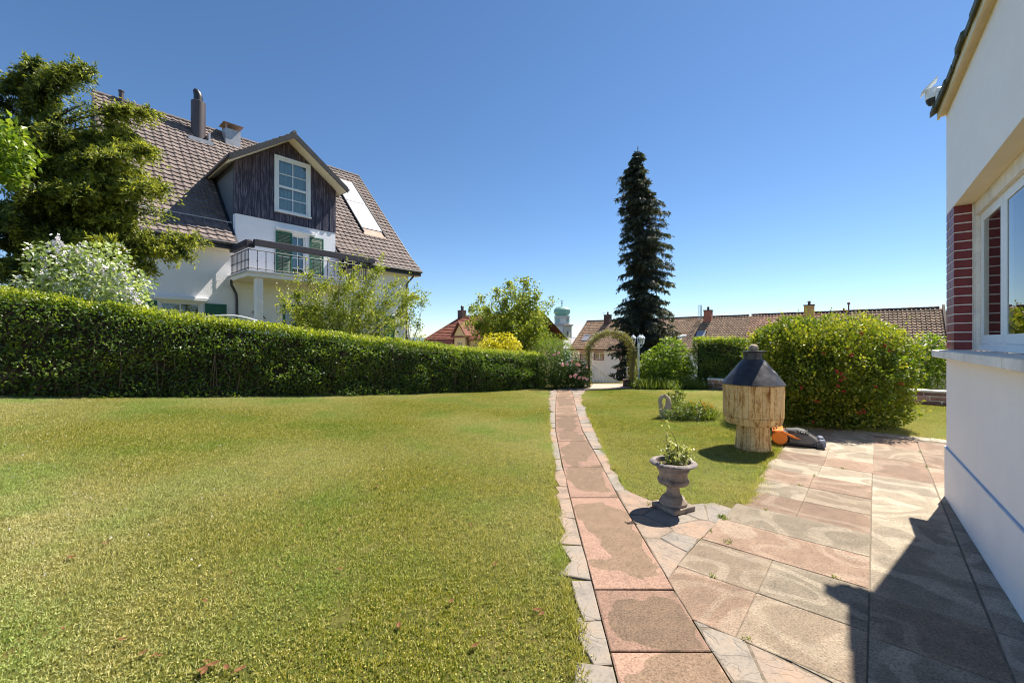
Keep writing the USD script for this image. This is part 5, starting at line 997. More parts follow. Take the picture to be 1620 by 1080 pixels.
# ------------------------------------------------------------------ red roofed house beyond the hedge
P = np.array([-5.4, 45.0]); rh = thing('red_roof_house', 'ochre house with dark red hipped roof and small pointed dormer beyond the hedge', 'house', (*P, -3.2), rotR)
rz, ez, L_, W_ = 4.15 + 3.2, 1.72 + 3.2, 11.0, 4.0
b = MB()
sdv = np.array([0, W_, rz - ez]); Ls = np.linalg.norm(sdv); sdv /= Ls; nn = np.array([0, -sdv[2], sdv[1]])
nr_ = 15; tiles(b, (-1.2, -W_, ez), ex, sdv, nn, 48, nr_, .255, Ls / nr_, lambda p: p[0] > -1.1 + (p[2] - ez) / (rz - ez) * 1.1 and not (3.3 < p[0] < 5.2 and p[2] < ez + .9), .03, 60, False, .09)
rt = obj('roof_tiles', b, 'red_tile', rh, kind='stuff')
b = MB(); b.add([(-1.2, -W_, ez - .02), (L_, -W_, ez - .02), (L_, 0, rz - .02), (0, 0, rz - .02), (-1.2, W_, ez - .02), (L_, W_, ez - .02), (-1.2, -W_, ez - .12), (-1.2, W_, ez - .12)], [[0, 1, 2], [0, 2, 3], [3, 2, 5], [3, 5, 4], [4, 0, 3], [4, 7, 6], [4, 6, 0]]); obj('roof_deck', b, 'red_tile', rh)
b = MB(); b.tube([(-1.2, -W_, ez + .03), (0, 0, rz + .05), (L_, 0, rz + .05)], .10, 6); obj('hip_tiles', b, 'red_tile', rh)
b = MB(); b.box(-.9, L_ - .3, -W_ + .5, W_ - .5, 0, ez - .02); obj('wall', b, 'yellow_plaster', rh)
b = MB(); b.box(-1.25, 3.3, -W_ - .1, -W_ + .45, ez - .75, ez - .05); obj('eave_band', b, 'red_timber', rh)
for x0, x1, m_ in ((.9, 1.9, 'post_brown'), (2.05, 2.5, 'white_paint')): b = MB(); b.box(x0, x1, -W_ + .35, -W_ + .49, ez - 2.4, ez - .76); obj('door' if m_ == 'post_brown' else 'door_frame', b, m_, rh)
dp = sbox(3.5, 0, 5.0, ez + .35).union(Polygon([(3.4, ez + .35), (5.1, ez + .35), (4.25, ez + 1.5)])).difference(sbox(3.95, ez - 1.55, 4.55, ez - .25))
b = MB(); b.poly(dp, 0, .25, lambda v: np.c_[v[:, 0], -W_ - .12 + v[:, 2], v[:, 1]]); dm = obj('dormer', b, 'yellow_plaster', rh)
b = MB(); b.box(3.95, 4.55, -W_ + .06, -W_ + .12, ez - 1.55, ez - .25); obj('pane', b, 'house_glass', dm)
b = MB()
for x0, x1 in ((3.95, 4.0), (4.22, 4.28), (4.5, 4.55)): b.box(x0, x1, -W_ + .0, -W_ + .058, ez - 1.55, ez - .25)
for z_ in (-1.55, -.95, -.30): b.box(4.001, 4.219, -W_ + .0, -W_ + .058, ez + z_, ez + z_ + .05); b.box(4.281, 4.499, -W_ + .0, -W_ + .058, ez + z_, ez + z_ + .05)
obj('window_frame', b, 'white_paint', dm)
b = MB()
for s_ in (-1, 1): b.hexa([(4.25 + s_ * xx, y, z_ + t) for xx, z_ in ((0, ez + 1.62), (1.05, ez + .25)) for y in (-W_ - .35, -W_ + 1.4) for t in (-.05, .12)])
obj('dormer_roof', b, 'red_tile', dm)
b = MB(); b.box(3.3, 5.2, -W_ - .30, -W_ - .14, ez + .22, ez + .36); obj('dormer_sill', b, 'red_timber', dm)
b = MB(); b.box(-.35, .35, -.3, .3, rz - .8, rz + .75); ch = obj('chimney', b, 'post_brown', rh); b = MB(); b.lathe([(.16, 0), (.16, .35), (.2, .4), (.06, .55)], 10, (0.05, 0, rz + .75)); obj('chimney_pot', b, 'black', ch)
b = MB(); b.hexa([(x, y, z_ + t) for x in (1.9, 2.6) for y, z_ in ((-W_ + 1.0, ez + .62), (-W_ + 1.7, ez + 1.05)) for t in (.05, .12)]); obj('skylight', b, 'zinc', rh)
# low grey-pink roof behind
P = at(655, 540, 62); lh = thing('low_shed', 'low pinkish roofed outbuilding left of the red roofed house', 'shed', (P[0], P[1], -3.2), 10)
b = MB(); b.box(-3.4, 3.4, -2.2, 2.2, 0, 3.4); obj('wall', b, 'yellow_plaster', lh); b = MB(); b.hexa([(x, y, z_ + t) for x in (-3.7, 3.7) for y, z_ in ((-2.5, 3.35), (0, 4.5)) for t in (0, .12)]); b.hexa([(x, y, z_ + t) for x in (-3.7, 3.7) for y, z_ in ((.005, 4.5), (2.5, 3.35)) for t in (0, .12)]); obj('roof', b, 'landing', lh)
# pergola rails in front of the red house
P = at(702, 553, 27); pg = thing('clothes_pergola', 'brown posts carrying a pale sagging rail in front of the red roofed house', 'pergola', (P[0], P[1], -1.4), 0)
b = MB(); b.cbox(-.22, -.12, -.05, .05, 0, 2.85, .01); obj('post', b, 'red_timber', pg); b = MB(); b.cbox(1.72, 1.82, -.05, .05, 0, 2.55, .01); obj('post', b, 'red_timber', pg)
b = MB(); xs = np.linspace(-.9, 1.78, 12); b.tube(np.c_[xs, 0 * xs - .08, 2.62 - .02 * xs + .05 * np.cos(xs * 2.4)], .045, 6); obj('rail', b, 'white_metal', pg)

# ------------------------------------------------------------------ church tower
P = at(889, 540, 150); tw_ = thing('church_tower', 'church tower with green copper onion dome and clock faces far beyond the garden', 'church', (P[0], P[1], -6), 47)
zc = lambda py: EYE + (540 - py) / F * 150 + 6
b = MB(); b.box(-2.45, 2.45, -2.45, 2.45, 0, zc(515)); obj('belfry', b, 'tower_stone', tw_)
b = MB()
for q_ in (-1, 1):
    for z_ in (zc(528),):
        for ax_ in (0, 1):
            c8 = [-2.5, -2.45]
            arch = Polygon([(-.55, 0), (.55, 0), (.55, 1.6), (.39, 1.99), (0, 2.15), (-.39, 1.99), (-.55, 1.6)])
            M = (lambda v: np.c_[v[:, 0], -2.47 + 0 * v[:, 0] + v[:, 2], v[:, 1] + zc(533)]) if ax_ == 0 else (lambda v: np.c_[-2.47 + v[:, 2], v[:, 0], v[:, 1] + zc(533)])
            b = MB()
            if q_ < 0: b.poly(arch, 0, .015, M)
            if q_ > 0: b.poly(arch, 0, .015, (lambda v: np.c_[v[:, 0], 2.455 + v[:, 2], v[:, 1] + zc(533)]) if ax_ == 0 else (lambda v: np.c_[2.455 + v[:, 2], v[:, 0], v[:, 1] + zc(533)]))
            obj('belfry_window', b, 'room_dark', tw_)
b = MB()
for sx in (-1, 1):
    for sy in (-1, 1): b.box(sx * 2.3 - .22, sx * 2.3 + .22, sy * 2.3 - .22, sy * 2.3 + .22, 0, zc(515) - .01)
obj('corner_pilaster', b, 'tower_trim', tw_)
b = MB(); b.box(-2.95, 2.95, -2.95, 2.95, zc(515) + .003, zc(513.2)); b.box(-2.7, 2.7, -2.7, 2.7, zc(516), zc(515)); obj('cornice', b, 'tower_trim', tw_)
octo = lambda r_: Polygon([(r_ * math.cos(a), r_ * math.sin(a)) for a in np.radians(np.arange(8) * 45 + 22.5)])
b = MB(); b.poly(octo(2.75), zc(513.2) + .003, zc(500.5)); obj('clock_stage', b, 'tower_stone', tw_)
b = MB(); b.poly(octo(2.9), zc(504), zc(503.2)); b.poly(octo(2.98), zc(501), zc(499.8)); b.poly(octo(2.88), zc(512.8), zc(512)); obj('stage_mouldings', b, 'tower_trim', tw_)
for k in range(4):
    a = math.radians(90 * k); dn = np.array([math.cos(a), math.sin(a), 0]); dt = np.array([-dn[1], dn[0], 0]); c = dn * 2.57 + [0, 0, zc(507.6)]
    th = np.arange(24) * 2 * np.pi / 24
    def disc(r_, o): return np.vstack([c + dn * o, c + dn * o + r_ * (np.cos(th)[:, None] * dt + np.sin(th)[:, None] * [0, 0, 1.0])])
    q = np.arange(24); f = np.stack([np.zeros(24, int), q + 1, (q + 1) % 24 + 1], 1)
    b = MB(); b.add(disc(.80, .03), f); cf = obj('clock_face', b, 'clock_blue', tw_); b = MB(); b.tube(np.vstack([c + dn * .04 + .86 * (np.cos(x) * dt + np.sin(x) * np.array([0, 0, 1])) for x in np.linspace(0, 2 * np.pi, 25)]), .1, 5); obj('clock_ring', b, 'tower_trim', cf)
    b = MB(); b.tube([c + dn * .06, c + dn * .06 + [0, 0, .62]], .05, 4); b.tube([c + dn * .06, c + dn * .06 + dt * .42 + [0, 0, .1]], .06, 4); obj('clock_hands', b, 'tower_stone', cf)
prof = [(2.25, 499.8), (2.35, 498.8), (2.75, 496.2), (2.98, 493), (2.88, 489.8), (2.4, 487.2), (1.6, 485.6), (.75, 484.9), (.25, 484.4), (.16, 482), (.22, 481.2), (.10, 480.5), (.07, 474), (0, 473.5)]
b = MB(); b.lathe([(r_, zc(y_)) for r_, y_ in prof], 48, mod=lambda t, z: np.where(z < zc(485), 1 - .05 * np.abs(np.cos(4 * t)) ** .5 + .02, 1)); obj('onion_dome', b, 'copper_green', tw_, smooth=30)
b = MB(); b.tube([(-.5, .5, zc(475.8)), (.5, -.5, zc(475.8))], .06, 4); b.tm(trimesh.creation.icosphere(1, .28).apply_translation([0, 0, zc(479)])); obj('finial', b, 'iron', tw_)
# roof slope by the tower
P = at(905, 545, 70); nh = thing('grey_roof_house', 'grey roofed house partly hidden between the juniper and the terrace', 'house', (P[0], P[1], -3.2), 20)
b = MB(); b.box(-3, 3, -2, 2, 0, 3.6); obj('wall', b, 'plaster', nh); b = MB(); b.hexa([(x, y, z_ + t) for x in (-3.3, 3.3) for y, z_ in ((-2.4, 3.5), (0, 5.2)) for t in (0, .12)]); b.hexa([(x, y, z_ + t) for x in (-3.3, 3.3) for y, z_ in ((.005, 5.2), (2.4, 3.5)) for t in (0, .12)]); obj('roof', b, 'tower_trim', nh)

# ------------------------------------------------------------------ stairs parapet, lamp, arch, post, railing, street lamp
sp_ = np.array([2.95, 15.7]); par = thing('stair_parapet', 'white boarded parapet sloping down beside the garden stairs', 'parapet', (*sp_, -1.2), 0)
bx = 0.0; k = 0
top_ = lambda x: np.interp(x, [-.25, .2, .5, .9, 1.2], [.86, .58, .34, .10, -.02]) + 1.2
while bx < 1.45:
    x0, x1 = bx - .25, bx - .25 + .108; b = MB(); M = lambda v: np.c_[v[:, 0], v[:, 2], v[:, 1]]
    b.poly(Polygon([(x0, 0), (x1, 0), (x1, top_(x1)), (x0, top_(x0))]), 0, .05, M); obj('board', b, 'white_paint', par); bx += .124
b = MB(); xs = np.linspace(-.27, 1.2, 10); 
for a, c in zip(xs[:-1], xs[1:]): b.hexa([(x, y, top_(x) + t) for x in (a, c) for y in (-.02, .08) for t in (.002, .03)])
obj('coping', b, 'white_paint', par)
lp = thing('garden_lamp', 'white garden lamp post with three lanterns before the tall spruce', 'lamp post', (*g(1010, 612)[:2], 0))
b = MB(); b.lathe([(.09, 0), (.09, .03), (.05, .06), (.05, .3), (.036, .34), (.032, 1.38), (.045, 1.40), (.038, 1.46), (.012, 1.50), (0, 1.52)], 14); obj('post', b, 'lantern_metal', lp, smooth=40)
for k in range(3):
    a = math.radians(-100 + 120 * k + 8); d = np.array([math.cos(a), math.sin(a), 0]) ; c = d * .175
    b = MB(); b.tube([(0, 0, 1.36), c * .5 + [0, 0, 1.34], c + [0, 0, 1.40], c + [0, 0, 1.45]], .014, 6); ar = obj('arm', b, 'lantern_metal', lp, smooth=40)
    b = MB(); c = c + [0, 0, 1.45]; b.lathe([(.0, 0), (.05, .0), (.055, .02)], 6, c); b.lathe([(.098, .20), (.105, .215), (.07, .27), (.03, .30), (.012, .34), (0, .345)], 6, c)
    for q in range(6): t_ = q * math.pi / 3; b.tube([c + [.055 * math.cos(t_), .055 * math.sin(t_), .02], c + [.092 * math.cos(t_), .092 * math.sin(t_), .20]], .006, 4)
    la = obj('lantern', b, 'lantern_metal', ar); b = MB(); b.lathe([(.052, .022), (.088, .198)], 6, c); obj('lantern_glass', b, 'lamp_glass', la)
arA, arB = at(931, 600, 14.1), at(1000, 606, 14.1); arch = thing('rose_arch', 'metal garden arch overgrown with climbing roses at the end of the path', 'garden arch', ((arA[0] + arB[0]) / 2, 14.1, 0))
wA_ = (arB[0] - arA[0]) / 2; hs = 1.15
def archp(t, y, r=0): # t 0..1 along the arch
    Ls_ = [hs, math.pi * wA_, hs]; s = t * sum(Ls_)
    if s < hs: return np.array([-wA_ - r, y, s])
    if s < hs + Ls_[1]: a = math.pi - (s - hs) / wA_; return np.array([(wA_ + r) * math.cos(a), y, hs + (wA_ * .92 + r) * math.sin(a)])
    return np.array([wA_ + r, y, sum(Ls_) - s])
b = MB(); tt_ = np.linspace(0, 1, 40)
for y in (-.22, .22): b.tube([archp(t, y) for t in tt_], .012, 5)
for t in tt_[1:-1:2]: b.tube([archp(t, -.22), archp(t, .22)], .007, 4)
obj('frame', b, 'stem', arch)
ra = np.random.default_rng(71); b = MB()
for k in range(16):
    t0, t1 = (0, ra.uniform(.3, .6)) if k % 3 == 0 else (1, ra.uniform(.25, .6)); ph = ra.uniform(0, 6); b.tube([archp(t, .2 * math.sin(t * 9 + ph), .03 * math.cos(t * 14 + ph)) for t in np.linspace(t0, t1, 18)], np.linspace(.013, .005, 18), 4)
obj('climbing_stems', b, 'stem', arch)
NL = 7500; T_ = np.clip(ra.beta(1.7, 1.1, NL), 0, 1); PA = np.array([archp(t, y, r_) for t, y, r_ in zip(T_, ra.uniform(-.28, .28, NL), ra.normal(.015, .06, NL))]); PA[:, 2] = np.abs(PA[:, 2])
mesh, tt = leaves(PA, ra.normal(size=PA.shape) + [0, 0, -.2], ra.normal(size=PA.shape) + [0, -.2, .5], .05 * ra.uniform(.6, 1.2, len(PA)), .014, .25, np.clip(ra.normal(.42, .22, len(PA)), 0, 1)); obj('leaves', mesh, 'vine_leaf', arch, tint=tt)
PF = np.array([archp(t, y, .1) for t, y in zip(ra.uniform(.3, .75, 40), ra.uniform(-.3, .1, 40))]); flowers('roses', arch, PF, .035, 'pale_petal', 8, 7)
po = thing('short_post', 'short dark brown wooden post at the foot of the rose arch', 'post', (*g(991, 611.5), 0)); b = MB(); b.cbox(-.10, .10, -.09, .09, 0, .22, .015); obj('post_body', b, 'post_brown', po); b = MB(); b.cbox(-.11, .11, -.10, .10, .222, .25, .01); obj('post_cap', b, 'rust_pipe', po)
hr = thing('stair_railing', 'thin white metal handrail leading down the garden stairs', 'railing', (*at(992, 600, 15.0)[:2], -1.0))
b = MB(); b.tube([(0, 0, 1.0), (0, 0, 1.62), (.10, .0, 1.65), (.2, .1, 1.62), (1.1, .8, .75)], .018, 6); b.tube([(.0, 0, 1.35), (1.1, .8, .45)], .012, 5); obj('handrail', b, 'white_metal', hr, smooth=40)
for k, x in enumerate((.35, .75, 1.1)): b = MB(); b.tube([(x, x * .73, 0), (x, x * .73, 1.62 - .79 * x)], .014, 5); obj('baluster', b, 'white_metal', hr)
P = at(1068, 534, 27); slp = thing('street_lamp', 'grey street lamp with pale cobra head between the spruce and the clipped hedge block', 'street lamp', (P[0], P[1], -3.2))
b = MB(); b.tube([(0, 0, 0), (0, 0, 4.6), (.03, 0, 4.85), (.15, 0, 5.0)], [.06, .045, .04, .035], 8); obj('pole', b, 'zinc', slp)
b = MB(); v = trimesh.creation.icosphere(2, 1).apply_scale([.34, .13, .085]); v.apply_transform(trimesh.transformations.rotation_matrix(-.22, [0, 1, 0])); b.tm(v.apply_translation([.42, 0, 5.08])); obj('lamp_head', b, 'white_paint', slp, smooth=True)
# white hoop above the hedge
P0, P1 = at(305, 516, 11.5), at(425, 524, 11.8); P0[2] += .09; P1[2] += .09; hp_ = thing('white_hoop', 'curved white metal bar arching just above the hedge before the green shutter', 'metal bar', (P0[0], P0[1], 0)); tt_ = np.linspace(0, 1, 14)
b = MB(); pts = [(P1 - P0) * t + [0, 0, P0[2] + .30 * math.sin(math.pi * (t * .8 + .1)) - .02] for t in tt_]; pts = [np.array([pts[0][0], pts[0][1], .9])] + pts + [np.array([pts[-1][0], pts[-1][1], .7])]; b.tube(pts, .028, 8); obj('bar', b, 'white_metal', hp_, smooth=60)

# ------------------------------------------------------------------ trees and shrubs
# big conifer at the left (yew), limbs with drooping sprays
ro = np.random.default_rng(101); YD = 9.6
base = np.array([*at(25, 540, YD + .6)[:2], 0]); base[2] = float(height(*base[:2]))
yew = thing('yew_tree', 'large dark conifer with yellow-green shoots, sunlit tips painted in, overhanging the hedge at the left', 'tree', base)
trunk_top = at(40, 120, YD + .6) - base
b = MB(); b.tube([(0, 0, -.1), trunk_top * .35 + [.05, 0, 0], trunk_top * .7, trunk_top], [.17, .14, .08, .02], 9); obj('trunk', b, 'bark', yew)
tips = [(55, 98, 0), (20, 130, .2), (100, 118, -.3), (147, 110, -.2), (140, 165, -.4), (92, 205, -.6), (-25, 150, 0), (205, 172, 0), (244, 180, .2), (243, 240, -.2), (228, 295, -.5), (272, 300, .1), (262, 338, -.2), (180, 245, -.7), (130, 300, -1.0), (312, 378, -.1), (285, 398, -.3), (232, 420, -.4), (170, 385, -.9), (60, 300, -1.1), (0, 350, -1.2), (-25, 250, -.8), (90, 380, -1.0), (20, 420, -1.0), (110, 255, -.2), (40, 220, -.7), (0, 190, -.5), (150, 215, .3), (195, 330, -.2), (215, 270, .5), (120, 350, .2), (70, 160, .3), (180, 200, .4), (-40, 330, -.6), (235, 385, .1), (140, 420, .0), (60, 440, .1)]
for _ in range(20):
    a_, b_ = ro.integers(0, 37, 2); w_ = ro.random(); tips.append((tips[a_][0] * w_ + tips[b_][0] * (1 - w_), tips[a_][1] * w_ + tips[b_][1] * (1 - w_), ro.uniform(-.6, .9)) if abs(tips[a_][0] - tips[b_][0]) < 130 and not (95 < tips[a_][0] * w_ + tips[b_][0] * (1 - w_) < 165 and 120 < tips[a_][1] * w_ + tips[b_][1] * (1 - w_) < 215) else tips[a_])
PP, AA, TT = [], [], []; bl = MB()
for (px_, py_, dd_) in tips:
    tip = at(px_, py_, YD + dd_) - base; z0 = np.clip(tip[2] - .12 * np.linalg.norm(tip[:2]) - ro.uniform(.1, .5), .5, trunk_top[2]); st_ = trunk_top * (z0 / trunk_top[2]); t = np.linspace(0, 1, 12)[:, None]
    mid = (st_ + tip) / 2 + [0, 0, .28 * np.linalg.norm(tip - st_) * ro.uniform(.3, .9)]
    cur = (1 - t) ** 2 * st_ + 2 * t * (1 - t) * mid + t ** 2 * tip; bl.tube(cur, np.linspace(.05, .006, 12), 5)
    ln = np.linalg.norm(tip - st_); dirb = unit(tip - st_)
    for s in np.linspace(.28, 1.0, int(9 + ln * 10)):
        c = np.array([np.interp(s, t[:, 0], cur[:, i]) for i in range(3)])
        for q in range(4):
            sd = unit(np.cross(dirb, [0, 0, 1]) * (1 if q % 2 else -1) + dirb * ro.uniform(.2, .9) + ro.normal(0, .6, 3) + [0, 0, .08]); l = ro.uniform(.22, .50) * (1.12 - .45 * s)
            m = int(l / .028); ss = np.linspace(.08, 1, m)[:, None]; p = c + sd * ss * l + [0, 0, -1] * (ss ** 2) * l * ro.uniform(.1, .8); 
            for rep in range(3):
                PP.append(p + ro.normal(0, .018, p.shape)); AA.append(unit(sd + ro.normal(0, .75, p.shape) + [0, 0, -.3])); TT.append(np.clip(.12 + .66 * ss[:, 0] * (.3 + .7 * s) + ro.normal(0, .16, m) + .10 * (px_ > 150) + .10 * (s > .8), 0, 1))  # limb ends and right-hand limbs tinted brighter, painting in the sun
PP, AA, TT = np.vstack(PP), np.vstack(AA), np.concatenate(TT)
Qw = PP + base; qx, qy = 810 + Qw[:, 0] / Qw[:, 1] * F, 540 - (Qw[:, 2] - EYE) / Qw[:, 1] * F     # the crown is open between its two upper limbs and thins out to the right
ok = ~((qx > 96) & (qx < 166) & (qy > 148) & (qy < 208)) & ~((qx > 150) & (qy < 168)) & ~((qx > 245 + ro.normal(0, 8, len(qx))) & (qy < 265)) & ~((qx > 215) & (qy > 322) & (qy < 366)) & ~((qx > 262) & (qy < 362)); ok |= ro.random(len(qx)) < .10
PP, AA, TT = PP[ok], AA[ok], TT[ok]
mesh, tt = leaves(PP, AA, unit(ro.normal(size=PP.shape) * .6 + [0, 0, .8]), ro.uniform(.06, .12, len(PP)), .015, .15, TT)
obj('foliage', mesh, 'yew_needle', yew, tint=tt); obj('limbs', bl, 'bark', yew)

# bright maple at the left edge
P = at(-28, 232, 7.0); base = np.array([P[0] - .5, P[1] + .1, float(height(P[0] - .5, P[1]))]); mt = thing('leafy_tree', 'bright green broad-leaved tree reaching in at the left edge of the picture', 'tree', base)
c = P - base; b = MB(); b.tube([(0, 0, -.1), (.05, 0, c[2] * .5), c * [.6, 1, .85]], [.07, .05, .03], 8); obj('trunk', b, 'bark', mt)
bl_ = [(c, (.65, .6, .42)), (c + [.35, -.1, .1], (.45, .4, .33)), (c + [-.5, 0, .3], (.7, .6, .5)), (c + [.1, .1, -.35], (.4, .4, .28)), (c + [-.6, 0, -.5], (.6, .5, .5))]
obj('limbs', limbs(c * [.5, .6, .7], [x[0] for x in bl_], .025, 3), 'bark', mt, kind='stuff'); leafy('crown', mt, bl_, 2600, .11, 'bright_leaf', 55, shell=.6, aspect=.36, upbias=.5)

def shrub(name, label, cat, px_, py_base, d, blobs, n, L, m, seed, zoff=None, stems=True, r0=.02, **kw):
    P = at(px_, 540, d); z = float(height(P[0], P[1])) if zoff is None else zoff; base = np.array([P[0], P[1], z]); t = thing(name, label, cat, base)
    bb = [(at(x, y, d + dd) - base, np.array([rx_ / F * d, ry_ if ry_ else rx_ / F * d * .8, rz_ / F * d])) for x, y, dd, rx_, ry_, rz_ in blobs]
    if stems: obj('stems' if cat != 'tree' else 'trunk', limbs(np.array([0, 0, -.05]), [c_ for c_, _ in bb], r0, seed, 5), 'stem' if cat != 'tree' else 'bark', t)
    leafy('foliage' if cat != 'tree' else 'crown', t, bb, n, L, m, seed, **kw)
    return t, base, bb
# lilac: pale leaves and many of the white clusters stand in for sun glints
t, base, bb = shrub('lilac_bush', 'lilac bush with leaves and faded mauve flowers painted pale for sun glints in front of the dark conifer', 'bush', 140, 480, 8.0, [(95, 415, 0, 45, 0, 32), (145, 440, -.15, 60, 0, 45), (190, 455, 0, 45, 0, 35), (110, 460, 0, 70, 0, 40), (205, 482, 0, 32, 0, 22), (160, 405, .1, 40, 0, 20), (85, 490, .1, 60, .4, 40), (170, 500, .1, 60, .4, 40)], 4600, .085, 'lilac_leaf_glint', 61, upbias=.8, droop=.3, aspect=.36)
Q9, d9, r9_ = crown_points(np.random.default_rng(5), bb, 900, .12, .3, 61); Q9 = Q9[(d9[:, 1] < .3) & (d9[:, 2] > -.1)][:300]
PF = np.vstack([Q9] + [at(*q, 7.75) - base + ro.normal(0, .045, (20, 3)) * [1, 1, 1.5] for q in ((70, 420), (130, 400), (170, 430), (215, 475), (140, 470), (180, 450), (75, 440), (110, 410), (160, 480), (90, 382), (95, 392), (120, 440), (95, 455), (185, 465), (150, 420), (205, 462), (190, 438), (150, 450), (100, 462))]); flowers('flowers_and_glints', t, PF, .032, 'lilac_flower_glint', 3, 7)
# loose yellow-green shrub in front of the balcony
sh_tips = [(470, 470), (490, 440), (515, 450), (540, 430), (560, 435), (600, 425), (585, 440), (625, 450), (640, 480), (655, 470), (460, 490), (450, 475), (530, 470), (570, 470), (610, 480), (500, 490), (545, 500), (590, 505), (630, 515), (475, 510)]
P = at(545, 540, 12.6); base = np.array([P[0], P[1], float(height(P[0], P[1]))]); t = thing('loose_shrub', 'loose yellow-green shrub with upright shoots behind the hedge, before the balcony', 'shrub', base)
tp = [at(x, y, 12.6 + ro.uniform(-.5, .5)) - base for x, y in sh_tips]; obj('branches', limbs(np.array([0, 0, 0]), tp, .022, 9, 5, .12), 'stem', t)
PP = []
for q in tp:
    for rep in range(6):
        s = ro.uniform(.2, 1.12, 150)[:, None]; off = ro.normal(0, .75, 3) * (1 - s) * s * 2; PP.append(q * s + [0, 0, .15] * np.sin(s * 3.1) + off + ro.normal(0, .07, (150, 3)) * (1.6 - s))
PP = np.vstack(PP); mesh, tt = leaves(PP, ro.normal(size=PP.shape) + [0, 0, .4], ro.normal(size=PP.shape) + [0, 0, .6], .075 * ro.uniform(.6, 1.2, len(PP)), .023, .25, np.clip(ro.normal(.48, .24, len(PP)), 0, 1)); obj('foliage', mesh, 'shrub_leaf', t, tint=tt)
# climber at the house corner
shrub('climbing_plant', 'leafy climber growing up the downpipe at the right corner of the gabled house', 'plant', 648, 545, 17.5, [(655, 468, 0, 22, .4, 14), (640, 478, 0, 20, .4, 16), (652, 500, 0, 12, .3, 18), (660, 538, 0, 20, .4, 12), (668, 480, 0, 12, .3, 10), (662, 515, 0, 10, .3, 14), (630, 500, 0, 18, .4, 16)], 1500, .085, 'shrub_leaf', 62, shell=.9, lump=.5)
# fruit tree
ft = [(760, 470), (785, 460), (806, 447), (832, 446), (850, 470), (850, 488), (853, 505), (745, 490), (770, 490), (800, 475), (825, 470), (845, 500), (815, 495), (780, 510), (755, 515), (840, 525), (800, 520), (848, 522)]
P = at(808, 540, 17.0); base = np.array([P[0], P[1], float(height(P[0], P[1]))]); t = thing('fruit_tree', 'small round fruit tree with upright shoots behind the middle of the hedge', 'tree', base); tp = [at(x, y, 17 + ro.uniform(-.9, .9)) - base for x, y in ft]
fk = np.array([0, 0, tp[0][2] * .3]); b = limbs(fk, tp, .035, 10, 5, .15); b.tube([(0, 0, -.05), fk * .6 + [.03, 0, 0], fk * 1.1], [.09, .075, .06], 8); obj('trunk', b, 'bark', t)
PP = []
for q in tp:
    for rep in range(9):
        s = ro.uniform(.25, 1.02, 130)[:, None]; off = ro.normal(0, 1.0, 3) * (1 - s) * s * 2.2; PP.append(fk + (q - fk) * s + off + ro.normal(0, .11, (130, 3)) * (1.5 - s))
PP = np.vstack(PP); mesh, tt = leaves(PP, ro.normal(size=PP.shape) + [0, 0, .2], ro.normal(size=PP.shape) + [0, 0, .6], .10 * ro.uniform(.6, 1.2, len(PP)), .030, .25, np.clip(ro.normal(.42, .2, len(PP)), 0, 1)); obj('crown', mesh, 'shrub_leaf', t, tint=tt)
shrub('golden_bush', 'rounded golden yellow bush just above the hedge', 'bush', 790, 557, 14.9, [(790, 548, 0, 34, .6, 22), (775, 556, 0, 22, .5, 22), (808, 556, 0, 20, .5, 22), (790, 575, 0, 32, .6, 22)], 3600, .075, 'yellow_leaf', 63, shell=.35, lump=.15)
shrub('juniper_bush', 'feathery bright green juniper bush left of the rose arch', 'bush', 872, 560, 15.8, [(865, 545, 0, 20, .5, 16), (885, 540, 0, 20, .4, 10), (875, 560, 0, 30, .6, 22), (895, 552, 0, 14, .4, 14), (850, 560, 0, 16, .4, 22), (878, 585, 0, 26, .5, 22)], 5200, .07, 'bright_leaf', 64, shell=.7, lump=.5, aspect=.14, upbias=.2, droop=-.3)
t, base, bb = shrub('rose_bush', 'rose bush with pale pink blooms between the hedge end and the path', 'bush', 900, 615, 13.9, [(898, 578, 0, 24, .5, 22), (886, 595, 0, 22, .5, 24), (915, 592, 0, 20, .5, 24), (900, 605, 0, 26, .5, 18), (925, 600, .1, 12, .3, 20), (876, 585, 0, 16, .5, 30)], 9500, .06, 'rose_leaf', 65, shell=.5, zmin=0.02)
rp = [(877, 561), (883, 559), (904, 571), (890, 577), (897, 576), (913, 576), (903, 595), (909, 595), (917, 597), (923, 598), (928, 599), (928, 582), (911, 594), (915, 577)]
RF = np.vstack([at(x, y, 13.30) - base + ro.normal(0, .012, (3, 3)) for x, y in rp]); flowers('roses', t, RF, .055, 'rose_pink', 4, 8)
# leafy shrub right of the lamp
shrub('leafy_shrub', 'leafy pale green shrub right of the white garden lamp', 'shrub', 1053, 612, 14.4, [(1062, 548, 0, 20, .45, 14), (1050, 565, 0, 30, .6, 18), (1075, 570, 0, 18, .5, 22), (1035, 580, 0, 26, .6, 22), (1065, 590, 0, 30, .6, 22), (1022, 590, 0, 16, .4, 20), (1045, 600, 0, 36, .6, 14), (1085, 585, 0, 12, .4, 20)], 4300, .10, 'bright_leaf', 66, shell=.6, lump=.35, aspect=.34, upbias=.7)
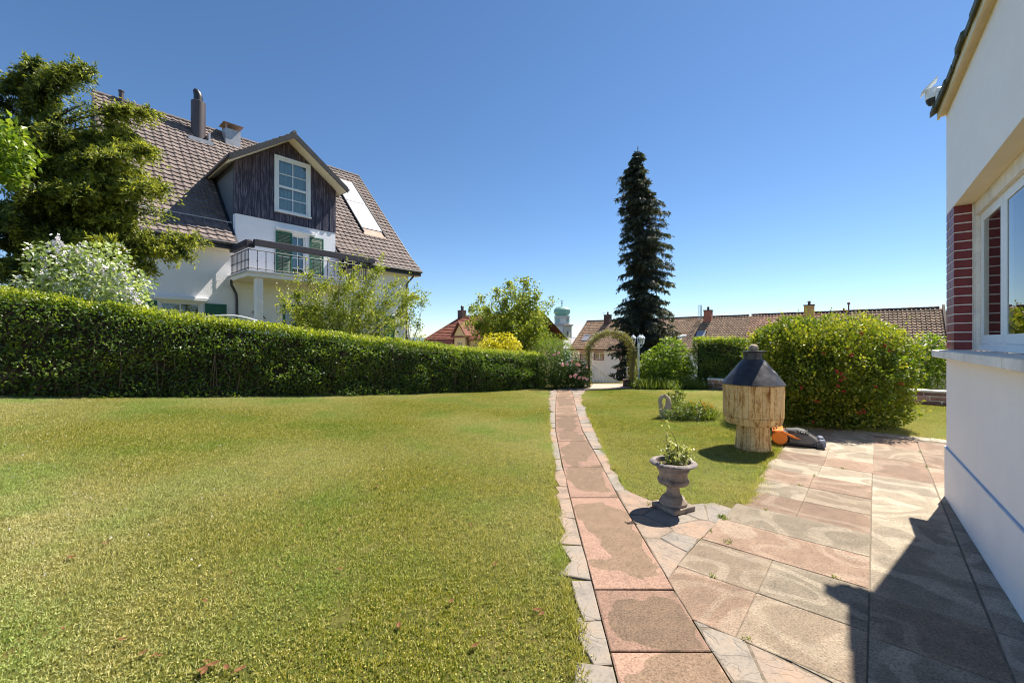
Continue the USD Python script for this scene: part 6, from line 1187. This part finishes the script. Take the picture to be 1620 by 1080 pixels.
# weeds and wild flowers along the lawn's far edge
wd_ = thing('wild_border', 'strip of wild herbs and small white flowers along the far edge of the right lawn', 'plants', (5.4, 13.75, 0)); rb = np.random.default_rng(91)
wp_ = np.c_[rb.uniform(-1.3, 1.6, 150), rb.uniform(-.3, .4, 150), np.zeros(150)]; mesh, tt = tufts(rb, wp_, 22, .36, .08, .006); obj('stalks', mesh, 'weed_leaf', wd_, tint=tt)
leafy('leaves', wd_, [((x, 0, .15), (.3, .3, .25)) for x in np.linspace(-1.2, 1.5, 9)], 2600, .06, 'weed_leaf', 92, zmin=0.01, lump=.5)
flowers('white_flowers', wd_, np.c_[rb.uniform(.6, 1.6, 60), rb.uniform(-.4, .2, 60), rb.uniform(.1, .42, 60)], .02, 'pale_petal', 3, 5)
# clipped hedge block
hbA, hbB = at(1101, 540, 14.2)[:2], at(1192, 540, 14.0)[:2]
hedge('hedge_block', hbA, hbB, .9, 1.62, 1.66, 22000, .055, 23, 'short square-cut hedge block standing behind the low red wall', end_round=.12)
# big flowering bush
BD = 8.0; P = at(1320, 540, BD); base = np.array([P[0], P[1], 0.0]); bush = thing('flowering_bush', 'big rounded bush with scattered red flowers behind the mower', 'bush', base)
bb = [(at(x, y, BD + dd) - base, np.array([rx_ / F * BD, ry_, rz_ / F * BD])) for x, y, dd, rx_, ry_, rz_ in [(1255, 550, .1, 62, .9, 46), (1320, 545, 0, 70, 1.0, 44), (1372, 558, 0, 48, .9, 45), (1322, 590, -.2, 88, 1.1, 52), (1270, 600, -.2, 62, .9, 50), (1376, 600, .0, 37, .8, 46), (1260, 640, -.1, 40, .7, 34), (1310, 640, -.25, 62, .8, 38), (1365, 640, -.2, 48, .8, 32), (1228, 545, .2, 34, .6, 30), (1320, 670, -.1, 60, .6, 22)]]
obj('stems', limbs(np.array([0, 0, -.02]), [c_ for c_, _ in bb] * 2, .022, 77, 5, .3), 'stem', bush)
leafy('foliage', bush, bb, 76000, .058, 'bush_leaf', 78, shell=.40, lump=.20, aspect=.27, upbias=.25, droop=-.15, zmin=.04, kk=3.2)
rb = np.random.default_rng(79); sp_pts = unit(rb.normal(size=(420, 3)) + [0, -.3, .4]); ii = rb.integers(0, 9, 420); SH = np.array([bb[k][0] + sp_pts[j] * bb[k][1] * .92 for j, k in enumerate(ii)]); k = 9
SP = np.repeat(SH, k, 0); fr = np.tile(np.linspace(0, 1, k), 420)[:, None]; dr = np.repeat(unit(sp_pts + [0, 0, .7] + rb.normal(0, .4, (420, 3))), k, 0); SP = SP + dr * fr * np.repeat(rb.uniform(.12, .32, 420), k)[:, None]
mesh, tt = leaves(SP, dr * .6 + rb.normal(size=SP.shape), rb.normal(size=SP.shape) + [0, 0, .4], .05, .0135, .25, np.clip(rb.normal(.6, .18, len(SP)), 0, 1)); obj('young_shoots', mesh, 'bush_leaf', bush, tint=tt, kind='stuff')
fpx = [(1357, 527), (1360, 528), (1337, 552), (1320, 586), (1322, 591), (1328, 590), (1324, 600), (1330, 598), (1321, 610), (1331, 618), (1290, 634), (1352, 651), (1358, 652), (1364, 650), (1265, 613), (1380, 610), (1421, 607), (1342, 562), (1402, 555), (1395, 548), (1405, 557), (1345, 560), (1283, 668), (1300, 560)]
PF = []
for x, y in fpx:
    best = None
    for dpt in np.arange(6.4, 8.4, .05):
        p = at(x, y, dpt) - base
        if any((((p - c_) / r_) ** 2).sum() < .97 for c_, r_ in bb): best = p - [0, .05, 0]; break
    if best is not None: PF.append(best + rb.normal(0, .012, (4, 3)))
flowers('red_flowers', bush, np.vstack(PF), .021, 'quince_red', 5, 6)
# tree at the right beyond the wall
shrub('young_tree', 'young bright green tree beyond the low red wall beside the white house', 'tree', 1475, 615, 13.2, [(1470, 545, 0, 18, .5, 18), (1485, 560, 0, 26, .6, 22), (1455, 575, 0, 18, .5, 26), (1480, 590, 0, 30, .6, 22), (1450, 605, 0, 22, .5, 10), (1500, 575, 0, 24, .6, 28)], 2600, .10, 'bright_leaf', 67, shell=.75, lump=.5, aspect=.36, upbias=.6, r0=.03)

# tall spruce
SD = 21.0; base = np.array([*at(1024, 540, SD)[:2], -3.2]); sp = thing('tall_spruce', 'tall dark narrow spruce towering over the terraced roofs', 'tree', base)
top = at(1009, 232, SD) - base; H = top[2]
b = MB(); b.tube([(0, 0, -.1), top * .5, top], [.26, .15, .02], 9); obj('trunk', b, 'bark', sp)
prof_y = [232, 250, 270, 285, 320, 360, 400, 430, 470, 500, 530, 570, 620, 670]; prof_l = [2, 10, 26, 30, 30, 28, 34, 32, 36, 44, 46, 50, 50, 46]; prof_r = [2, 10, 10, 14, 34, 46, 50, 46, 42, 50, 54, 52, 48, 44]
rs = np.random.default_rng(111); PP, AA, TT = [], [], []; bl = MB(); zb = EYE + 3.2
z = 1.6
while z < H - .15:
    py_ = 540 - (z - zb) / SD * F; c0 = top * (z / H)
    for q in range(rs.integers(7, 12)):
        a = rs.uniform(0, 2 * np.pi); side = np.cos(a); wl_ = np.interp(py_, prof_y, prof_l); wr_ = np.interp(py_, prof_y, prof_r); l = (wr_ if side > 0 else wl_) / F * SD * rs.uniform(.30, 1.22)
        d = np.array([math.cos(a), math.sin(a), 0]); t = np.linspace(0, 1, 8)[:, None]; lift = rs.uniform(-.10, .15)
        cur = c0 + d * t * l + [0, 0, 1] * (lift * t - .55 * t * t * (1 - .55 * t)) * l; bl.tube(cur, np.linspace(.03, .005, 8), 4)
        m = int(11 + l * 30)
        for s in rs.uniform(.1, 1, m):
            c = np.array([np.interp(s, t[:, 0], cur[:, i_]) for i_ in range(3)]); sd = unit(np.cross(d, [0, 0, 1]) * rs.choice([-1, 1]) + d * rs.uniform(.2, 1.2) + rs.normal(0, .2, 3)); ll = rs.uniform(.10, .34) * (1.1 - .5 * s) * min(1, .25 + .8 * l); kx = 5; ss = np.linspace(.15, 1, kx)[:, None]
            p = c + sd * ss * ll + [0, 0, -1] * ss ** 1.5 * ll * rs.uniform(.4, 1.1); PP.append(p + rs.normal(0, .02, p.shape)); AA.append(unit(sd * .5 + rs.normal(0, .4, p.shape) + [0, 0, -.7])); TT.append(np.clip(.2 + .5 * s * ss[:, 0] + .2 * (side > .3) + rs.normal(0, .15, kx), 0, 1))  # right-hand sprays tinted lighter, sunlight painted into the colour
    z += rs.uniform(.12, .30)
PP, AA, TT = np.vstack(PP), np.vstack(AA), np.concatenate(TT); mesh, tt = leaves(PP, AA, unit(rs.normal(size=PP.shape) + [0, 0, .5]), rs.uniform(.10, .20, len(PP)), .026, .15, TT); obj('foliage', mesh, 'spruce_needle', sp, tint=tt); obj('limbs', bl, 'bark', sp)

# ------------------------------------------------------------------ small things on the lawn
def fallen(px_, py_, k):
    p = g(px_, py_); 
    for _ in range(4): p = g(px_, py_, float(height(*p)))
    return p
r9 = np.random.default_rng(131); first = None
lfx = [(113, 888), (320, 1068), (327, 1055), (337, 1060), (358, 1065), (380, 1068), (323, 1072), (245, 1045), (253, 1046), (100, 1003), (325, 958), (365, 912), (168, 865), (538, 844), (745, 835), (631, 997), (751, 1030), (857, 978), (850, 972), (783, 898), (592, 740), (596, 773), (538, 906), (477, 836), (714, 958), (194, 1020), (226, 1042)]
for k, (x, y) in enumerate(lfx):
    p = fallen(x, y, k); z = float(height(*p)) + .030
    if first is None:
        first = thing('fallen_leaf', 'small dry brown leaf lying on the sunlit lawn', 'leaf', (*p, z), 0, 'dry leaves on the lawn')
        th = np.linspace(0, 2 * np.pi, 13)[:-1]; v = np.c_[.028 * np.cos(th), .014 * np.sin(th), .006 * np.abs(np.sin(th)) + .004 * np.cos(th * 2)]; v = np.vstack([v, [[0, 0, -.003]]]); f = [[12, i_, (i_ + 1) % 12] for i_ in range(12)]
        obj('blade', (v, f), 'dry_leaf', first); b = MB(); b.tube([(.026, 0, .003), (.045, .003, .004)], .0012, 4); obj('stalk', b, 'dry_leaf', first)
    else: copy_of(first, (*p, z), r9.uniform(0, 360), scale=r9.uniform(.45, .95))
# daisies and petals scattered in the grass
for nm, poly, n_, lab in (('lawn_daisies', left_lawn, 330, 'tiny white daisies scattered over the left lawn'), ('lawn_daisies', right_lawn, 90, 'tiny white daisies scattered over the right lawn')):
    x0, y0, x1, y1 = poly.bounds; Q = np.c_[r9.uniform(x0, x1, n_ * 4), r9.uniform(y0, y1, n_ * 4)]; Q = Q[shapely.contains_xy(poly, Q[:, 0], Q[:, 1])]; w_ = meshkit.noise(np.c_[Q * .7, 0 * Q[:, 0]], 3); Q = Q[w_ > r9.uniform(.2, .8, len(w_))][:n_]
    p = np.c_[Q, height(Q[:, 0], Q[:, 1]) + .03]; o = flowers(nm, None, p, .009, 'pale_petal', 7, 6); setd(o, kind='stuff', label=lab, cat='daisies')
# weeds between slabs
pw = np.vstack([np.array([[*xy(a_, b_), .008] for a_, b_ in ((5.37, .6), (4.4, .75), (3.43, .2), (2.91, .8), (6.44, .3), (5.88, .53), (7.2, -.47), (8.1, -.47), (3.9, .98), (3.6, 1.0), (2.42, .5))]), np.c_[world([(1143, 820)]) + r9.normal(0, .02, (7, 2)), np.zeros(7) + .01], np.c_[world([(1148, 860), (1154, 862)]), [.012, .012]], np.c_[world([(1027, 800)]), [.01]]])
mesh, tt = tufts(r9, pw, 12, .034, .010, .003); o = obj('joint_weeds', mesh, 'weed_leaf', None, tint=tt, kind='stuff', label='small green weeds sprouting from the terrace joints beside the urn', cat='weeds')
# longer grass along the stone edges
E1 = along(OL, np.sort(r9.uniform(1.7, 9, 420))) + np.c_[-np.abs(r9.normal(0, .025, 420)), np.zeros(420)]
E2_ = along(OR, np.sort(r9.uniform(4.3, 9, 300))) + np.c_[np.abs(r9.normal(0, .025, 300)), np.zeros(300)]
ue = r9.uniform(4.42, 7.0, 170); ve = np.interp(ue, [4.4, 4.87, 4.88, 5.37, 5.38, 5.88, 5.89, 6.44, 6.45, 7.0], [.94, .94, .96, .96, 1.01, 1.01, 1.04, 1.04, 1.03, 1.03]) + r9.normal(0, .018, 170)
E3 = np.stack([xy(a_, b_) for a_, b_ in zip(ue, ve)])
EE = np.vstack([E1, E2_, E3]); mesh, tt = tufts(r9, np.c_[EE, np.zeros(len(EE))], 12, .055, .02, .0022); o = obj('edge_grass', mesh, 'grass_blade', None, tint=tt, kind='stuff', label='longer tufts of grass overhanging the stone edging of the path', cat='grass')
